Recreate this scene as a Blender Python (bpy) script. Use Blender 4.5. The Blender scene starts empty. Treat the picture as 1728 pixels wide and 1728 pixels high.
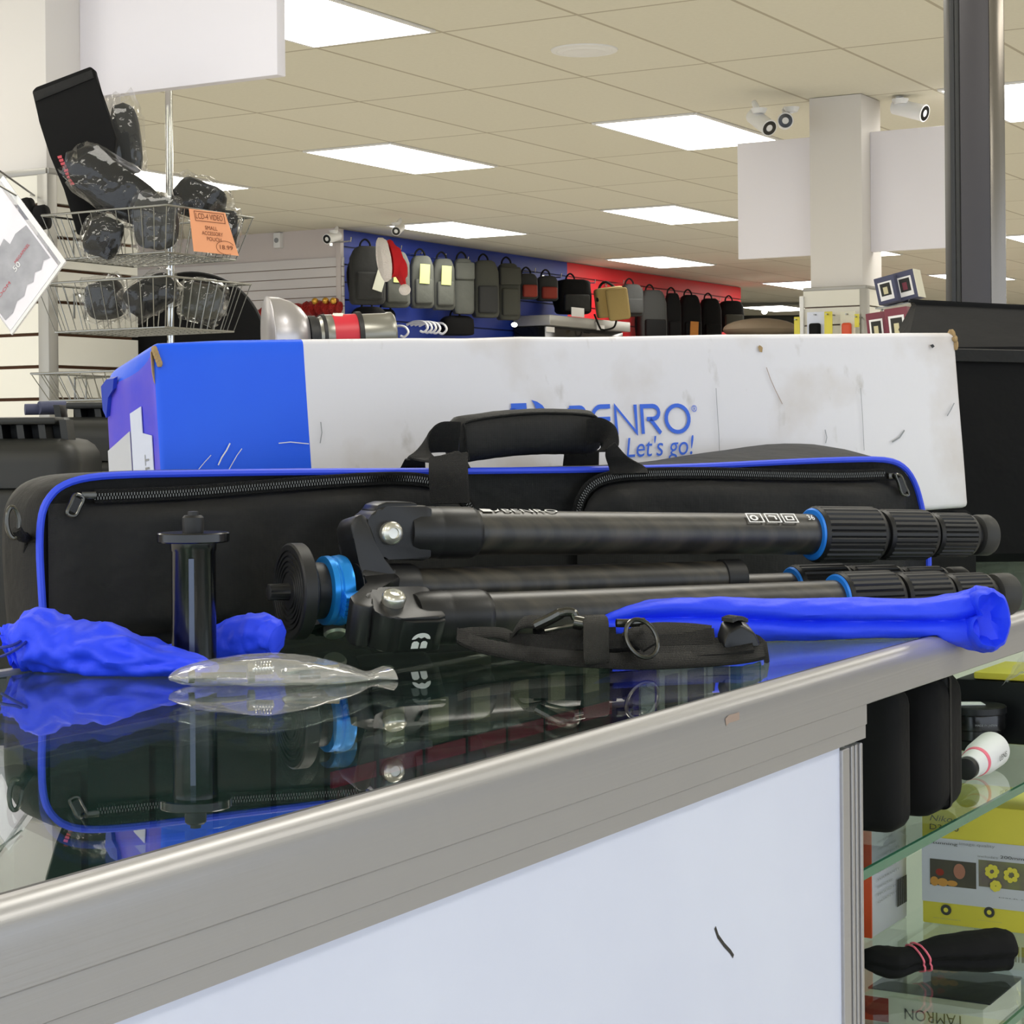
import bpy, bmesh, math, random
from mathutils import Vector, Matrix, noise
random.seed(7)
sc = bpy.context.scene
COL = sc.collection
# ------------------------------------------------------------------ camera, world, exposure
F, CX, CY, CZ = 3400.0, 864.0, 735.0, 1.12          # focal length in pixels of the 1728 frame, axis point, eye height
ROLL = math.radians(0.5)
cr, sr = math.cos(ROLL), math.sin(ROLL)
cam_d = bpy.data.cameras.new('camera'); cam = bpy.data.objects.new('camera', cam_d); COL.objects.link(cam)
cam_d.sensor_width = 36; cam_d.lens = F / 1728 * 36
cam_d.shift_y = -(864 - CY) / 1728
cam_d.clip_start = 0.02; cam_d.clip_end = 200
cam.matrix_world = Matrix(((cr, sr, 0, 0), (0, 0, -1, 0), (-sr, cr, 0, CZ), (0, 0, 0, 1)))
sc.camera = cam
w = bpy.data.worlds.new('daylight'); sc.world = w; w.use_nodes = True
bg = w.node_tree.nodes['Background']; bg.inputs[0].default_value = (0.80, 0.88, 1.0, 1); bg.inputs[1].default_value = 1.7
sc.view_settings.view_transform = 'Standard'; sc.view_settings.look = 'None'
sc.view_settings.exposure = 0.2; sc.view_settings.gamma = 1.0
sc.view_settings.use_curve_mapping = False
LAMP = 9.0                                            # radiance of the ceiling troffers
U = Vector((0.504, 0.8637, 0)); V = Vector((-0.8637, 0.504, 0)); Z = Vector((0, 0, 1))   # the shop's own axes
EYE = Vector((0, 0, CZ)); G0 = 0.955                  # counter glass height
CEIL = 2.89
def P(px, py, d):
    a = (px - CX) * d / F; b = (CY - py) * d / F
    return Vector((a * cr + b * sr, d, CZ - a * sr + b * cr))
def ground(px, py, z):
    q = P(px, py, 1) - EYE; t = (z - CZ) / q.z
    return EYE + q * t
def hit(px, py, o, n):
    q = P(px, py, 1) - EYE; t = (o - EYE).dot(n) / q.dot(n)
    return EYE + q * t
def W(u, v, z): return U * u + V * v + Z * z
def uv(p): return p.dot(U), p.dot(V)
# ------------------------------------------------------------------ materials
def lin(h):
    h = h.lstrip('#'); o = []
    for i in (0, 2, 4):
        c = int(h[i:i+2], 16) / 255
        o.append(c / 12.92 if c <= 0.04045 else ((c + 0.055) / 1.055) ** 2.4)
    return (*o, 1)
def nt(m): return m.node_tree.nodes, m.node_tree.links
def mat(name, col, rough=0.5, metal=0.0, bump=None, var=None, coat=0.0, spec=0.5, emit=None, sheen=0.0):
    m = bpy.data.materials.new(name); m.use_nodes = True
    N, L = nt(m); b = N['Principled BSDF']
    c = lin(col) if isinstance(col, str) else col
    b.inputs['Base Color'].default_value = c; b.inputs['Roughness'].default_value = rough
    b.inputs['Metallic'].default_value = metal; b.inputs['Specular IOR Level'].default_value = spec
    b.inputs['Coat Weight'].default_value = coat; b.inputs['Sheen Weight'].default_value = sheen
    if emit: b.inputs['Emission Color'].default_value = c; b.inputs['Emission Strength'].default_value = emit
    if bump or var:
        tc = N.new('ShaderNodeTexCoord')
    if var:
        n1 = N.new('ShaderNodeTexNoise'); n1.inputs['Scale'].default_value = var[1]; n1.inputs['Detail'].default_value = 5
        L.new(tc.outputs['Object'], n1.inputs['Vector'])
        r = N.new('ShaderNodeValToRGB'); r.color_ramp.elements[0].position = 0.35; r.color_ramp.elements[1].position = 0.7
        r.color_ramp.elements[0].color = c; r.color_ramp.elements[1].color = lin(var[0])
        L.new(n1.outputs['Fac'], r.inputs[0]); L.new(r.outputs[0], b.inputs['Base Color'])
    if bump:
        n2 = N.new('ShaderNodeTexNoise'); n2.inputs['Scale'].default_value = bump[0]; n2.inputs['Detail'].default_value = 4
        L.new(tc.outputs['Object'], n2.inputs['Vector'])
        bp = N.new('ShaderNodeBump'); bp.inputs['Strength'].default_value = bump[1]; bp.inputs['Distance'].default_value = bump[2] if len(bump) > 2 else 0.005
        L.new(n2.outputs['Fac'], bp.inputs['Height']); L.new(bp.outputs[0], b.inputs['Normal'])
    return m
def weave(m, scale, strength=0.3, dist=0.0006):
    """fine crossed-thread relief on a cloth or webbing"""
    N, L = nt(m); b = N['Principled BSDF']
    tc = N.new('ShaderNodeTexCoord'); hs = []
    for d in ('X', 'Z'):
        wv = N.new('ShaderNodeTexWave'); wv.bands_direction = d; wv.inputs['Scale'].default_value = scale
        L.new(tc.outputs['Object'], wv.inputs['Vector']); hs.append(wv)
    mx = N.new('ShaderNodeMath'); mx.operation = 'MULTIPLY'
    L.new(hs[0].outputs['Fac'], mx.inputs[0]); L.new(hs[1].outputs['Fac'], mx.inputs[1])
    bp = N.new('ShaderNodeBump'); bp.inputs['Strength'].default_value = strength; bp.inputs['Distance'].default_value = dist
    L.new(mx.outputs[0], bp.inputs['Height'])
    old = b.inputs['Normal'].links
    if old: L.new(old[0].from_socket, bp.inputs['Normal'])
    L.new(bp.outputs[0], b.inputs['Normal'])
    return m
def clear(name, tint, refl=1.0, rough=0.0, haze=0.0, haze_col=(0.9, 0.9, 0.9, 1), power=5.0, base=0.04, bump=None):
    """clear sheet: light goes straight through, Schlick reflection on top, some milky haze"""
    m = bpy.data.materials.new(name); m.use_nodes = True
    N, L = nt(m); out = N['Material Output']; N.remove(N['Principled BSDF'])
    tr = N.new('ShaderNodeBsdfTransparent'); tr.inputs[0].default_value = tint
    gl = N.new('ShaderNodeBsdfGlossy'); gl.inputs['Roughness'].default_value = rough; gl.inputs[0].default_value = (1, 1, 1, 1)
    lw = N.new('ShaderNodeLayerWeight'); lw.inputs['Blend'].default_value = 0.5
    pw = N.new('ShaderNodeMath'); pw.operation = 'POWER'; pw.inputs[1].default_value = power
    L.new(lw.outputs['Facing'], pw.inputs[0])
    ma = N.new('ShaderNodeMath'); ma.operation = 'MULTIPLY_ADD'; ma.inputs[1].default_value = (1 - base) * refl; ma.inputs[2].default_value = base * refl
    L.new(pw.outputs[0], ma.inputs[0])
    src = tr
    if haze:
        df = N.new('ShaderNodeBsdfDiffuse'); df.inputs[0].default_value = haze_col
        h = N.new('ShaderNodeMixShader'); h.inputs[0].default_value = haze
        L.new(tr.outputs[0], h.inputs[1]); L.new(df.outputs[0], h.inputs[2]); src = h
    mx = N.new('ShaderNodeMixShader'); L.new(ma.outputs[0], mx.inputs[0]); L.new(src.outputs[0], mx.inputs[1]); L.new(gl.outputs[0], mx.inputs[2])
    L.new(mx.outputs[0], out.inputs[0])
    if bump:
        tc = N.new('ShaderNodeTexCoord'); n2 = N.new('ShaderNodeTexNoise'); n2.inputs['Scale'].default_value = bump[0]; n2.inputs['Detail'].default_value = 3
        L.new(tc.outputs['Object'], n2.inputs['Vector'])
        bp = N.new('ShaderNodeBump'); bp.inputs['Strength'].default_value = bump[1]; bp.inputs['Distance'].default_value = 0.01
        L.new(n2.outputs['Fac'], bp.inputs['Height']); L.new(bp.outputs[0], gl.inputs['Normal']); L.new(bp.outputs[0], lw.inputs['Normal'])
    return m
M = {}
M['nylon'] = weave(mat('black_nylon', '#0f0f0f', 0.6, bump=(16, 0.7, 0.010), spec=0.35), 420, 0.35)
M['nylon_grey'] = weave(mat('charcoal_nylon', '#383836', 0.6, bump=(30, 0.3, 0.004)), 420, 0.35)
M['web'] = weave(mat('black_webbing', '#0e0e0e', 0.7, spec=0.3), 330, 0.8, 0.001)
M['web_grey'] = weave(mat('faded_webbing', '#2a2926', 0.75, spec=0.3), 330, 0.7, 0.001)
M['black'] = mat('matte_black', '#141415', 0.5, bump=(60, 0.08))
M['black_soft'] = mat('black_cloth', '#09090a', 0.8, bump=(14, 0.4, 0.01), spec=0.25)
M['anod'] = mat('black_anodised', '#18191b', 0.34, 0.25, spec=0.5)
M['anod_gloss'] = mat('gloss_black', '#060607', 0.2, 0.0, spec=0.6)
M['magnesium'] = mat('black_casting', '#1a1a1b', 0.42, 0.1, bump=(900, 0.12, 0.0004))
M['rubber'] = mat('black_rubber', '#0f0f10', 0.5)
M['rubber_grey'] = mat('grey_rubber', '#2a2a28', 0.6)
M['chrome'] = mat('chrome', '#d0d0cc', 0.12, 1.0)
M['steel'] = mat('steel_wire', '#8f8f8a', 0.25, 0.95)
M['steel_dark'] = mat('dark_chrome', '#55544f', 0.22, 0.9)
M['bolt'] = mat('bolt_steel', '#c9c7bd', 0.28, 0.85)
M['blue_metal'] = mat('blue_anodised', '#2490ea', 0.3, 0.5)
M['blue_ring'] = mat('blue_ring', '#1c78d8', 0.4, 0.2)
M['blue_cloth'] = mat('royal_blue_nylon', '#2142f2', 0.55, bump=(38, 0.35, 0.006), spec=0.4)
M['blue_cord'] = mat('blue_piping', '#2c4ae0', 0.5)
M['ink_blue'] = mat('blue_ink', '#2a62d8', 0.5)
M['ink_dark'] = mat('dark_ink', '#3c3c3c', 0.6)
M['ink_grey'] = mat('grey_ink', '#8d8f92', 0.6)
M['ink_red'] = mat('red_ink', '#c04a55', 0.6)
M['ink_white'] = mat('white_ink', '#e8e8e8', 0.5)
M['white'] = mat('white_plastic', '#e6e6e6', 0.5)
M['white_panel'] = mat('white_laminate', '#d8def0', 0.35, var=('#d2d8ec', 6))
M['sign_white'] = mat('white_sign_board', '#eae7ee', 0.6)
M['plaster'] = mat('cream_plaster', '#d8d4d0', 0.75)
M['wall_grey'] = mat('pale_wall', '#cfc6c4', 0.75)
M['slat'] = mat('white_slatwall', '#dedbd0', 0.45)
M['slat_far'] = mat('far_slatwall', '#d6d2d2', 0.5)
M['groove'] = mat('brown_groove', '#6a4426', 0.7)
M['groove_pale'] = mat('pale_groove', '#a08c80', 0.7)
M['blue_slat'] = mat('blue_slatwall', '#1a3594', 0.5)
M['blue_dark'] = mat('blue_slat_groove', '#0e1c50', 0.6)
M['red_slat'] = mat('red_slatwall', '#d2202a', 0.5)
M['red_dark'] = mat('red_slat_groove', '#6e1015', 0.6)
M['alu'] = mat('grey_trim', '#9d9b96', 0.4, 0.5)
M['santa_red'] = mat('red_plush', '#c8141e', 0.85)
M['fur'] = mat('white_fur', '#fbf4f0', 0.95, bump=(120, 0.8, 0.02))
M['grey_bag'] = mat('grey_canvas', '#585a54', 0.8, var=('#4a4c47', 4), bump=(12, 0.3, 0.02))
M['olive_bag'] = mat('olive_canvas', '#3f4038', 0.8, bump=(12, 0.3, 0.02))
M['char_bag'] = mat('charcoal_canvas', '#2b2c2b', 0.8, bump=(12, 0.3, 0.02))
M['khaki'] = mat('khaki_canvas', '#a8925c', 0.8, bump=(14, 0.4, 0.02))
M['rust'] = mat('rust_red_cloth', '#8a2c1c', 0.7)
M['tag'] = mat('paper_tag', '#e8ead8', 0.6)
M['tag_lime'] = mat('lime_tag', '#d6e08a', 0.6)
M['orange_tag'] = mat('orange_tag', '#b5752f', 0.7)
M['orange_card'] = mat('orange_card', '#eda57a', 0.7)
M['ink_brown'] = mat('brown_ink', '#6d3a24', 0.7)
M['floor'] = mat('floor_vinyl', '#d0ccc4', 0.4, var=('#c2beb4', 3))
M['dark_wall'] = mat('dim_far_wall', '#6b5e4c', 0.8)
M['post'] = mat('dark_post', '#3c393b', 0.4, 0.3)
M['post_edge'] = mat('black_post_edge', '#1a1a1a', 0.45)
M['post_bright'] = mat('bright_post_trim', '#7c766e', 0.18, 0.8)
M['case'] = mat('black_polymer', '#1b1c1a', 0.5, bump=(500, 0.12, 0.0006))
M['slate'] = mat('slate_foam', '#4a4d66', 0.8)
M['glass_edge'] = mat('green_glass_edge', '#2c6b52', 0.2)
M['dome'] = mat('satin_silver', '#b9b6ba', 0.32, 0.75)
M['strobe_red'] = mat('strobe_red', '#c02434', 0.4)
M['strobe_silver'] = mat('strobe_grey', '#8d8c84', 0.3, 0.7)
M['tinsel'] = mat('red_tinsel', '#b42a26', 0.35, 0.3, bump=(90, 1.0, 0.03))
M['gold'] = mat('gold_bauble', '#d7a545', 0.25, 0.7)
M['yellow'] = mat('yellow_card', '#d8cc48', 0.45)
M['grey_card'] = mat('grey_card', '#c2c4cb', 0.5)
M['cream_card'] = mat('cream_card', '#dedccb', 0.6)
M['orange_box'] = mat('orange_card_box', '#cf4a1e', 0.4)
M['maroon'] = mat('maroon_card', '#6f2638', 0.5)
M['pink_band'] = mat('pink_rubber', '#ec6f86', 0.5)
M['teal'] = mat('dark_teal_card', '#1e4640', 0.5)
M['pink_card'] = mat('magenta_card', '#b8264e', 0.5)
M['beige_card'] = mat('beige_card', '#c4bd98', 0.6)
M['violet'] = mat('violet_card', '#4a2aa8', 0.5)
M['aqua'] = mat('aqua_card', '#5c9aa0', 0.5)
M['tan'] = mat('raw_cardboard', '#a58a60', 0.8, bump=(80, 0.6))
M['glass_top'] = clear('counter_glass', (0.84, 0.92, 0.89, 1), 1.0)
M['glass_shelf'] = clear('shelf_glass', (0.93, 0.97, 0.95, 1), 0.8)
M['film'] = clear('clear_film', (0.95, 0.95, 0.94, 1), 0.6, 0.06, 0.20, (0.97, 0.96, 0.94, 1), 2.5, 0.05, bump=(18, 0.6))
M['film_thin'] = clear('thin_clear_film', (0.94, 0.94, 0.94, 1), 0.5, 0.06, 0.012, (0.9, 0.9, 0.9, 1), 3.0, 0.06, bump=(9, 1.0))
M['acrylic'] = clear('acrylic_sheet', (0.93, 0.93, 0.96, 1), 0.5, 0.02, 0.25, (0.95, 0.95, 1.0, 1))
m = bpy.data.materials.new('lamp_diffuser'); m.use_nodes = True
N, L = nt(m); N.remove(N['Principled BSDF']); em = N.new('ShaderNodeEmission')
em.inputs[0].default_value = (1, 0.965, 0.88, 1); em.inputs[1].default_value = LAMP
L.new(em.outputs[0], N['Material Output'].inputs[0]); M['lamp'] = m
# brushed aluminium of the counter rim
m = mat('brushed_aluminium', '#a6a5a6', 0.36, 0.5); M['rim'] = m
N, L = nt(m); tc = N.new('ShaderNodeTexCoord'); mp = N.new('ShaderNodeMapping'); mp.inputs['Rotation'].default_value = (0, 0, -math.radians(59.7)); mp2 = N.new('ShaderNodeMapping')
mp2.inputs['Scale'].default_value = (2, 300, 500)
n = N.new('ShaderNodeTexNoise'); n.inputs['Scale'].default_value = 1.0; n.inputs['Detail'].default_value = 3
L.new(tc.outputs['Object'], mp.inputs[0]); L.new(mp.outputs[0], mp2.inputs[0]); L.new(mp2.outputs[0], n.inputs['Vector'])
bp = N.new('ShaderNodeBump'); bp.inputs['Strength'].default_value = 0.12; bp.inputs['Distance'].default_value = 0.001
L.new(n.outputs['Fac'], bp.inputs['Height']); L.new(bp.outputs[0], N['Principled BSDF'].inputs['Normal'])
# carbon tube: diagonal bands
m = mat('carbon_tube', '#37332d', 0.42, 0.0, spec=0.7); M['carbon'] = m
N, L = nt(m); tc = N.new('ShaderNodeTexCoord'); mp = N.new('ShaderNodeMapping'); mp.inputs['Rotation'].default_value = (0.5, 0.9, 0.9); mp.inputs['Scale'].default_value = (1, 6, 1)
n = N.new('ShaderNodeTexNoise'); n.inputs['Scale'].default_value = 26; n.inputs['Detail'].default_value = 4
rp = N.new('ShaderNodeValToRGB'); rp.color_ramp.elements[0].color = lin('#191714'); rp.color_ramp.elements[1].color = lin('#3b362d'); rp.color_ramp.elements[0].position = 0.4; rp.color_ramp.elements[1].position = 0.68
L.new(tc.outputs['Object'], mp.inputs[0]); L.new(mp.outputs[0], n.inputs['Vector']); L.new(n.outputs['Fac'], rp.inputs[0]); L.new(rp.outputs[0], N['Principled BSDF'].inputs['Base Color'])
# ceiling: lay-in tiles along the shop's axes
m = mat('ceiling_tile', '#c9bfa4', 0.9); M['ceiling'] = m
N, L = nt(m); tc = N.new('ShaderNodeTexCoord'); ge = N.new('ShaderNodeNewGeometry')
def dotaxis(ax, off, pitch):
    d = N.new('ShaderNodeVectorMath'); d.operation = 'DOT_PRODUCT'; d.inputs[1].default_value = ax; L.new(ge.outputs['Position'], d.inputs[0])
    a = N.new('ShaderNodeMath'); a.operation = 'SUBTRACT'; a.inputs[1].default_value = off; L.new(d.outputs['Value'], a.inputs[0])
    p = N.new('ShaderNodeMath'); p.operation = 'PINGPONG'; p.inputs[1].default_value = pitch / 2; L.new(a.outputs[0], p.inputs[0])
    lt = N.new('ShaderNodeMath'); lt.operation = 'LESS_THAN'; lt.inputs[1].default_value = 0.009; L.new(p.outputs[0], lt.inputs[0])
    dv = N.new('ShaderNodeMath'); dv.operation = 'DIVIDE'; dv.inputs[1].default_value = pitch; L.new(a.outputs[0], dv.inputs[0])
    fl = N.new('ShaderNodeMath'); fl.operation = 'FLOOR'; L.new(dv.outputs[0], fl.inputs[0])
    return lt, fl
l1, f1 = dotaxis(U, 10.1, 1.31); l2, f2 = dotaxis(V, 4.7, 0.673)
mx = N.new('ShaderNodeMath'); mx.operation = 'MAXIMUM'; L.new(l1.outputs[0], mx.inputs[0]); L.new(l2.outputs[0], mx.inputs[1])
cb = N.new('ShaderNodeCombineXYZ'); L.new(f1.outputs[0], cb.inputs[0]); L.new(f2.outputs[0], cb.inputs[1])
wn = N.new('ShaderNodeTexWhiteNoise'); wn.noise_dimensions = '2D'; L.new(cb.outputs[0], wn.inputs['Vector'])
sp = N.new('ShaderNodeTexNoise'); sp.inputs['Scale'].default_value = 45; sp.inputs['Detail'].default_value = 6; L.new(ge.outputs['Position'], sp.inputs['Vector'])
av = N.new('ShaderNodeMath'); av.operation = 'MULTIPLY_ADD'; av.inputs[1].default_value = 0.35; L.new(wn.outputs['Value'], av.inputs[0])
sv = N.new('ShaderNodeMath'); sv.operation = 'MULTIPLY'; sv.inputs[1].default_value = 0.9; L.new(sp.outputs['Fac'], sv.inputs[0]); L.new(sv.outputs[0], av.inputs[2])
r1 = N.new('ShaderNodeValToRGB'); r1.color_ramp.elements[0].color = lin('#d5d1c0'); r1.color_ramp.elements[1].color = lin('#dfdbcb'); L.new(av.outputs[0], r1.inputs[0])
mc = N.new('ShaderNodeMix'); mc.data_type = 'RGBA'; L.new(mx.outputs[0], mc.inputs[0]); L.new(r1.outputs[0], mc.inputs[6]); mc.inputs[7].default_value = lin('#b4ac98')
L.new(mc.outputs[2], N['Principled BSDF'].inputs['Base Color'])
# ------------------------------------------------------------------ mesh helpers
class MB:
    def __init__(s): s.v = []; s.f = []; s.mi = []; s.M = Matrix.Identity(4)
    def add(s, vs, fs, mi=0):
        b = len(s.v); s.v += [s.M @ Vector(v) for v in vs]; s.f += [tuple(b + i for i in f) for f in fs]; s.mi += [mi] * len(fs); return s
    def bm(s, bm, mi=0):
        bm.verts.index_update()
        s.add([v.co.copy() for v in bm.verts], [[v.index for v in f.verts] for f in bm.faces], mi); bm.free(); return s
    def box(s, c, size, r=0.0, seg=2, mi=0, X=None):
        bm = bmesh.new(); bmesh.ops.create_cube(bm, size=1)
        for v in bm.verts: v.co = Vector((v.co.x * size[0], v.co.y * size[1], v.co.z * size[2]))
        if r: bmesh.ops.bevel(bm, geom=bm.edges[:], offset=r, segments=seg, profile=0.5, affect='EDGES')
        T = Matrix.Translation(Vector(c))
        if X is not None: T = T @ X.to_4x4()
        bmesh.ops.transform(bm, matrix=T, verts=bm.verts)
        return s.bm(bm, mi)
    def prism(s, poly, o, x, y, dvec, mi=0, r=0.0):
        """polygon poly (2-D) in plane o + a*x + b*y, pulled along dvec"""
        o = Vector(o); x = Vector(x); y = Vector(y); dvec = Vector(dvec)
        n = len(poly); A = [o + x * a + y * b for a, b in poly]; B = [p + dvec for p in A]
        fl = x.cross(y).dot(dvec) > 0
        fs = [list(range(n))[::-1] if fl else list(range(n)), [n + i for i in range(n)] if fl else [n + i for i in range(n)][::-1]]
        for i in range(n):
            j = (i + 1) % n
            fs.append([i, j, n + j, n + i] if fl else [j, i, n + i, n + j])
        if r:
            bm = bmesh.new(); vs = [bm.verts.new(p) for p in A + B]
            for f in fs: bm.faces.new([vs[i] for i in f])
            bmesh.ops.bevel(bm, geom=bm.edges[:], offset=r, segments=2, profile=0.5, affect='EDGES', clamp_overlap=True)
            return s.bm(bm, mi)
        return s.add(A + B, fs, mi)
    def loft(s, rings, caps=True, mi=0, closed=True):
        n = len(rings[0]); vs = [p for r in rings for p in r]; fs = []
        for k in range(len(rings) - 1):
            for i in range(n if closed else n - 1):
                j = (i + 1) % n; fs.append((k*n+i, k*n+j, (k+1)*n+j, (k+1)*n+i))
        if caps: fs.append(tuple(range(n))[::-1]); fs.append(tuple((len(rings)-1)*n + i for i in range(n)))
        return s.add(vs, fs, mi)
    def lathe(s, o, ax, prof, n=32, mi=0, ribs=None):
        """profile [(s, r)] about axis ax from o; ribs=(count, depth) cuts flutes"""
        o = Vector(o); ax = Vector(ax).normalized(); a = ax.orthogonal().normalized(); b = ax.cross(a)
        rings = []
        for q in prof:
            t, r = q[0], q[1]; rb = q[2] if len(q) > 2 else 0
            ring = []
            for i in range(n):
                th = 2 * math.pi * i / n; rr = r
                if rb: rr = r - rb * (1 if i % 4 == 0 else 0)
                ring.append(o + ax * t + (a * math.cos(th) + b * math.sin(th)) * rr)
            rings.append(ring)
        return s.loft(rings, True, mi)
    def cyl(s, p0, p1, r0, r1=None, n=24, mi=0):
        p0 = Vector(p0); p1 = Vector(p1); r1 = r0 if r1 is None else r1
        return s.lathe(p0, p1 - p0, [(0, r0), ((p1 - p0).length, r1)], n, mi)
    def tube(s, pts, r, n=8, closed=False, mi=0):
        pts = [Vector(p) for p in pts]; rings = []; N = len(pts); ref = None
        for i, p in enumerate(pts):
            t = (pts[(i+1) % N] - pts[i-1]) if closed else (pts[min(i+1, N-1)] - pts[max(i-1, 0)])
            t.normalize()
            if ref is None: ref = t.orthogonal().normalized()
            ref = (ref - t * ref.dot(t)).normalized(); b = t.cross(ref)
            rr = r[i] if isinstance(r, (list, tuple)) else r
            rings.append([p + (ref * math.cos(2*math.pi*k/n) + b * math.sin(2*math.pi*k/n)) * rr for k in range(n)])
        if closed: rings.append(rings[0])
        return s.loft(rings, not closed, mi)
    def ribbon(s, pts, wv, th, closed=False, mi=0):
        """strap: path pts, width vector (one or per point), thickness"""
        pts = [Vector(p) for p in pts]; N = len(pts); rings = []
        for i, p in enumerate(pts):
            w_ = Vector(wv[i]) if isinstance(wv, list) else Vector(wv)
            t = ((pts[(i+1) % N] - pts[i-1]) if closed else (pts[min(i+1, N-1)] - pts[max(i-1, 0)])).normalized()
            n = t.cross(w_).normalized() * th / 2; h = w_ / 2; e = h * 0.86
            rings.append([p - h, p - e + n, p + e + n, p + h, p + e - n, p - e - n])
        if closed: rings.append(rings[0])
        return s.loft(rings, not closed, mi)
    def ellipsoid(s, c, ax, ay, az, nu=20, nv=12, mi=0):
        c = Vector(c); rings = []
        for k in range(1, nv):
            ph = math.pi * k / nv
            rings.append([c + Vector(ax) * math.sin(ph) * math.cos(2*math.pi*i/nu) + Vector(ay) * math.sin(ph) * math.sin(2*math.pi*i/nu) - Vector(az) * math.cos(ph) for i in range(nu)])
        return s.loft(rings, True, mi)
    def stroke(s, pts, th, o, x, y, n, closed=False, mi=0, ht=0.0004):
        """flat pen stroke in a plane"""
        o = Vector(o); x = Vector(x); y = Vector(y); n = Vector(n); N = len(pts); A = []
        for i in range(N):
            a = Vector(pts[(i-1) % N] if closed or i > 0 else pts[0]); b = Vector(pts[i]); c = Vector(pts[(i+1) % N] if closed or i < N-1 else pts[-1])
            t1 = (b - a).normalized() if (b-a).length > 0 else (c-b).normalized(); t2 = (c - b).normalized() if (c-b).length > 0 else t1
            nn = Vector((-(t1.y + t2.y), t1.x + t2.x)); nn.normalize()
            k = min(1.0 / max(0.35, nn.dot(Vector((-t1.y, t1.x)))), 1.6)
            A.append((b + nn * th / 2 * k, b - nn * th / 2 * k))
        vs = [];
        for p, q in A:
            vs += [o + x * p[0] + y * p[1] + n * ht, o + x * q[0] + y * q[1] + n * ht]
        fs = []
        for i in range(N if closed else N - 1):
            j = (i + 1) % N; fs.append((2*i, 2*i+1, 2*j+1, 2*j))
        return s.add(vs, fs, mi)
LOC = {}
def wl(o): return LOC.get(o.name, Vector((0, 0, 0))) if o else Vector((0, 0, 0))
def tag(o, label=None, cat=None, group=None, kind=None):
    if label: o['label'] = label
    if cat: o['category'] = cat
    if group: o['group'] = group
    if kind: o['kind'] = kind
    return o
def thing(name, loc, label, cat, group=None):
    o = bpy.data.objects.new(name, None); COL.objects.link(o); o.empty_display_size = 0.05
    o.location = loc; LOC[o.name] = Vector(loc)
    return tag(o, label, cat, group)
def obj(name, mb, mats, parent=None, smooth=35, base=None):
    mats = mats if isinstance(mats, (list, tuple)) else [mats]
    off = wl(parent)
    own = Vector((0, 0, 0))
    if parent is None:
        own = Vector(base) if base is not None else Vector((sum(v.x for v in mb.v) / len(mb.v), sum(v.y for v in mb.v) / len(mb.v), min(v.z for v in mb.v)))
    me = bpy.data.meshes.new(name)
    me.from_pydata([v - off - own for v in mb.v], [], mb.f); me.validate()
    for m_ in mats: me.materials.append(M[m_] if isinstance(m_, str) else m_)
    if len(me.polygons) == len(mb.mi): me.polygons.foreach_set('material_index', mb.mi)
    bm = bmesh.new(); bm.from_mesh(me); bmesh.ops.recalc_face_normals(bm, faces=bm.faces); bm.to_mesh(me); bm.free()
    if smooth:
        me.shade_smooth(); me.set_sharp_from_angle(angle=math.radians(smooth))
    o = bpy.data.objects.new(name, me); COL.objects.link(o); o.location = own
    LOC[o.name] = off + own
    if parent: o.parent = parent
    return o
def structure(name, mb, mats, smooth=35): return tag(obj(name, mb, mats, None, smooth, (0, 0, 0)), kind='structure')
def text(s_, o, xv, yv, n, mats, parent, name='lettering', shear=0.0, ht=0.0004, keep=False):
    """lettering fitted into the rectangle o + xv, yv"""
    c = bpy.data.curves.new('t', 'FONT'); c.body = s_; c.shear = shear; c.resolution_u = 4
    t = bpy.data.objects.new('t', c); me = bpy.data.meshes.new_from_object(t)
    vs = [v.co.copy() for v in me.vertices]; fs = [list(p.vertices) for p in me.polygons]
    bpy.data.objects.remove(t); bpy.data.curves.remove(c); bpy.data.meshes.remove(me)
    x0 = min(v.x for v in vs); x1 = max(v.x for v in vs); y0 = min(v.y for v in vs); y1 = max(v.y for v in vs)
    mb = MB(); n = Vector(n).normalized(); o = Vector(o); xv = Vector(xv); yv = Vector(yv)
    mb.add([o + xv * ((v.x - x0) / (x1 - x0)) + yv * ((v.y - y0) / (y1 - y0)) + n * ht for v in vs], fs)
    return obj(name, mb, mats, parent, 0)
def smoothpts(pts, n=8, closed=False):
    """Catmull-Rom through points"""
    pts = [Vector(p) for p in pts]; N = len(pts); out = []
    rng = range(N if closed else N - 1)
    for i in rng:
        g = lambda k: pts[k % N] if closed else pts[min(max(k, 0), N - 1)]
        p0, p1, p2, p3 = g(i-1), g(i), g(i+1), g(i+2)
        for k in range(n):
            t = k / n
            out.append(0.5 * ((2*p1) + (p2-p0)*t + (2*p0-5*p1+4*p2-p3)*t*t + (3*p1-p0-3*p2+p3)*t**3))
    if not closed: out.append(pts[-1])
    return out
def nz(p, s): return noise.noise(Vector(p) * s)
def slats(mb_s, mb_b, o, dx, ln, z0, z1, pitch, gap, n, th=0.012):
    """horizontal boards with open grooves: boards into mb_s, the backing into mb_b"""
    o = Vector(o); dx = Vector(dx); n = Vector(n)
    z = z1
    while z > z0 + 0.002:
        h = min(pitch - gap, z - z0)
        a = o + Z * (z - h - o.z); vs = []
        mb_s.prism([(0, 0), (ln, 0), (ln, h), (0, h)], a, dx, Z, n * th)
        z -= pitch
    mb_b.prism([(0, 0), (ln, 0), (ln, z1 - z0), (0, z1 - z0)], o + Z * (z0 - o.z), dx, Z, n * 0.004)
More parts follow.
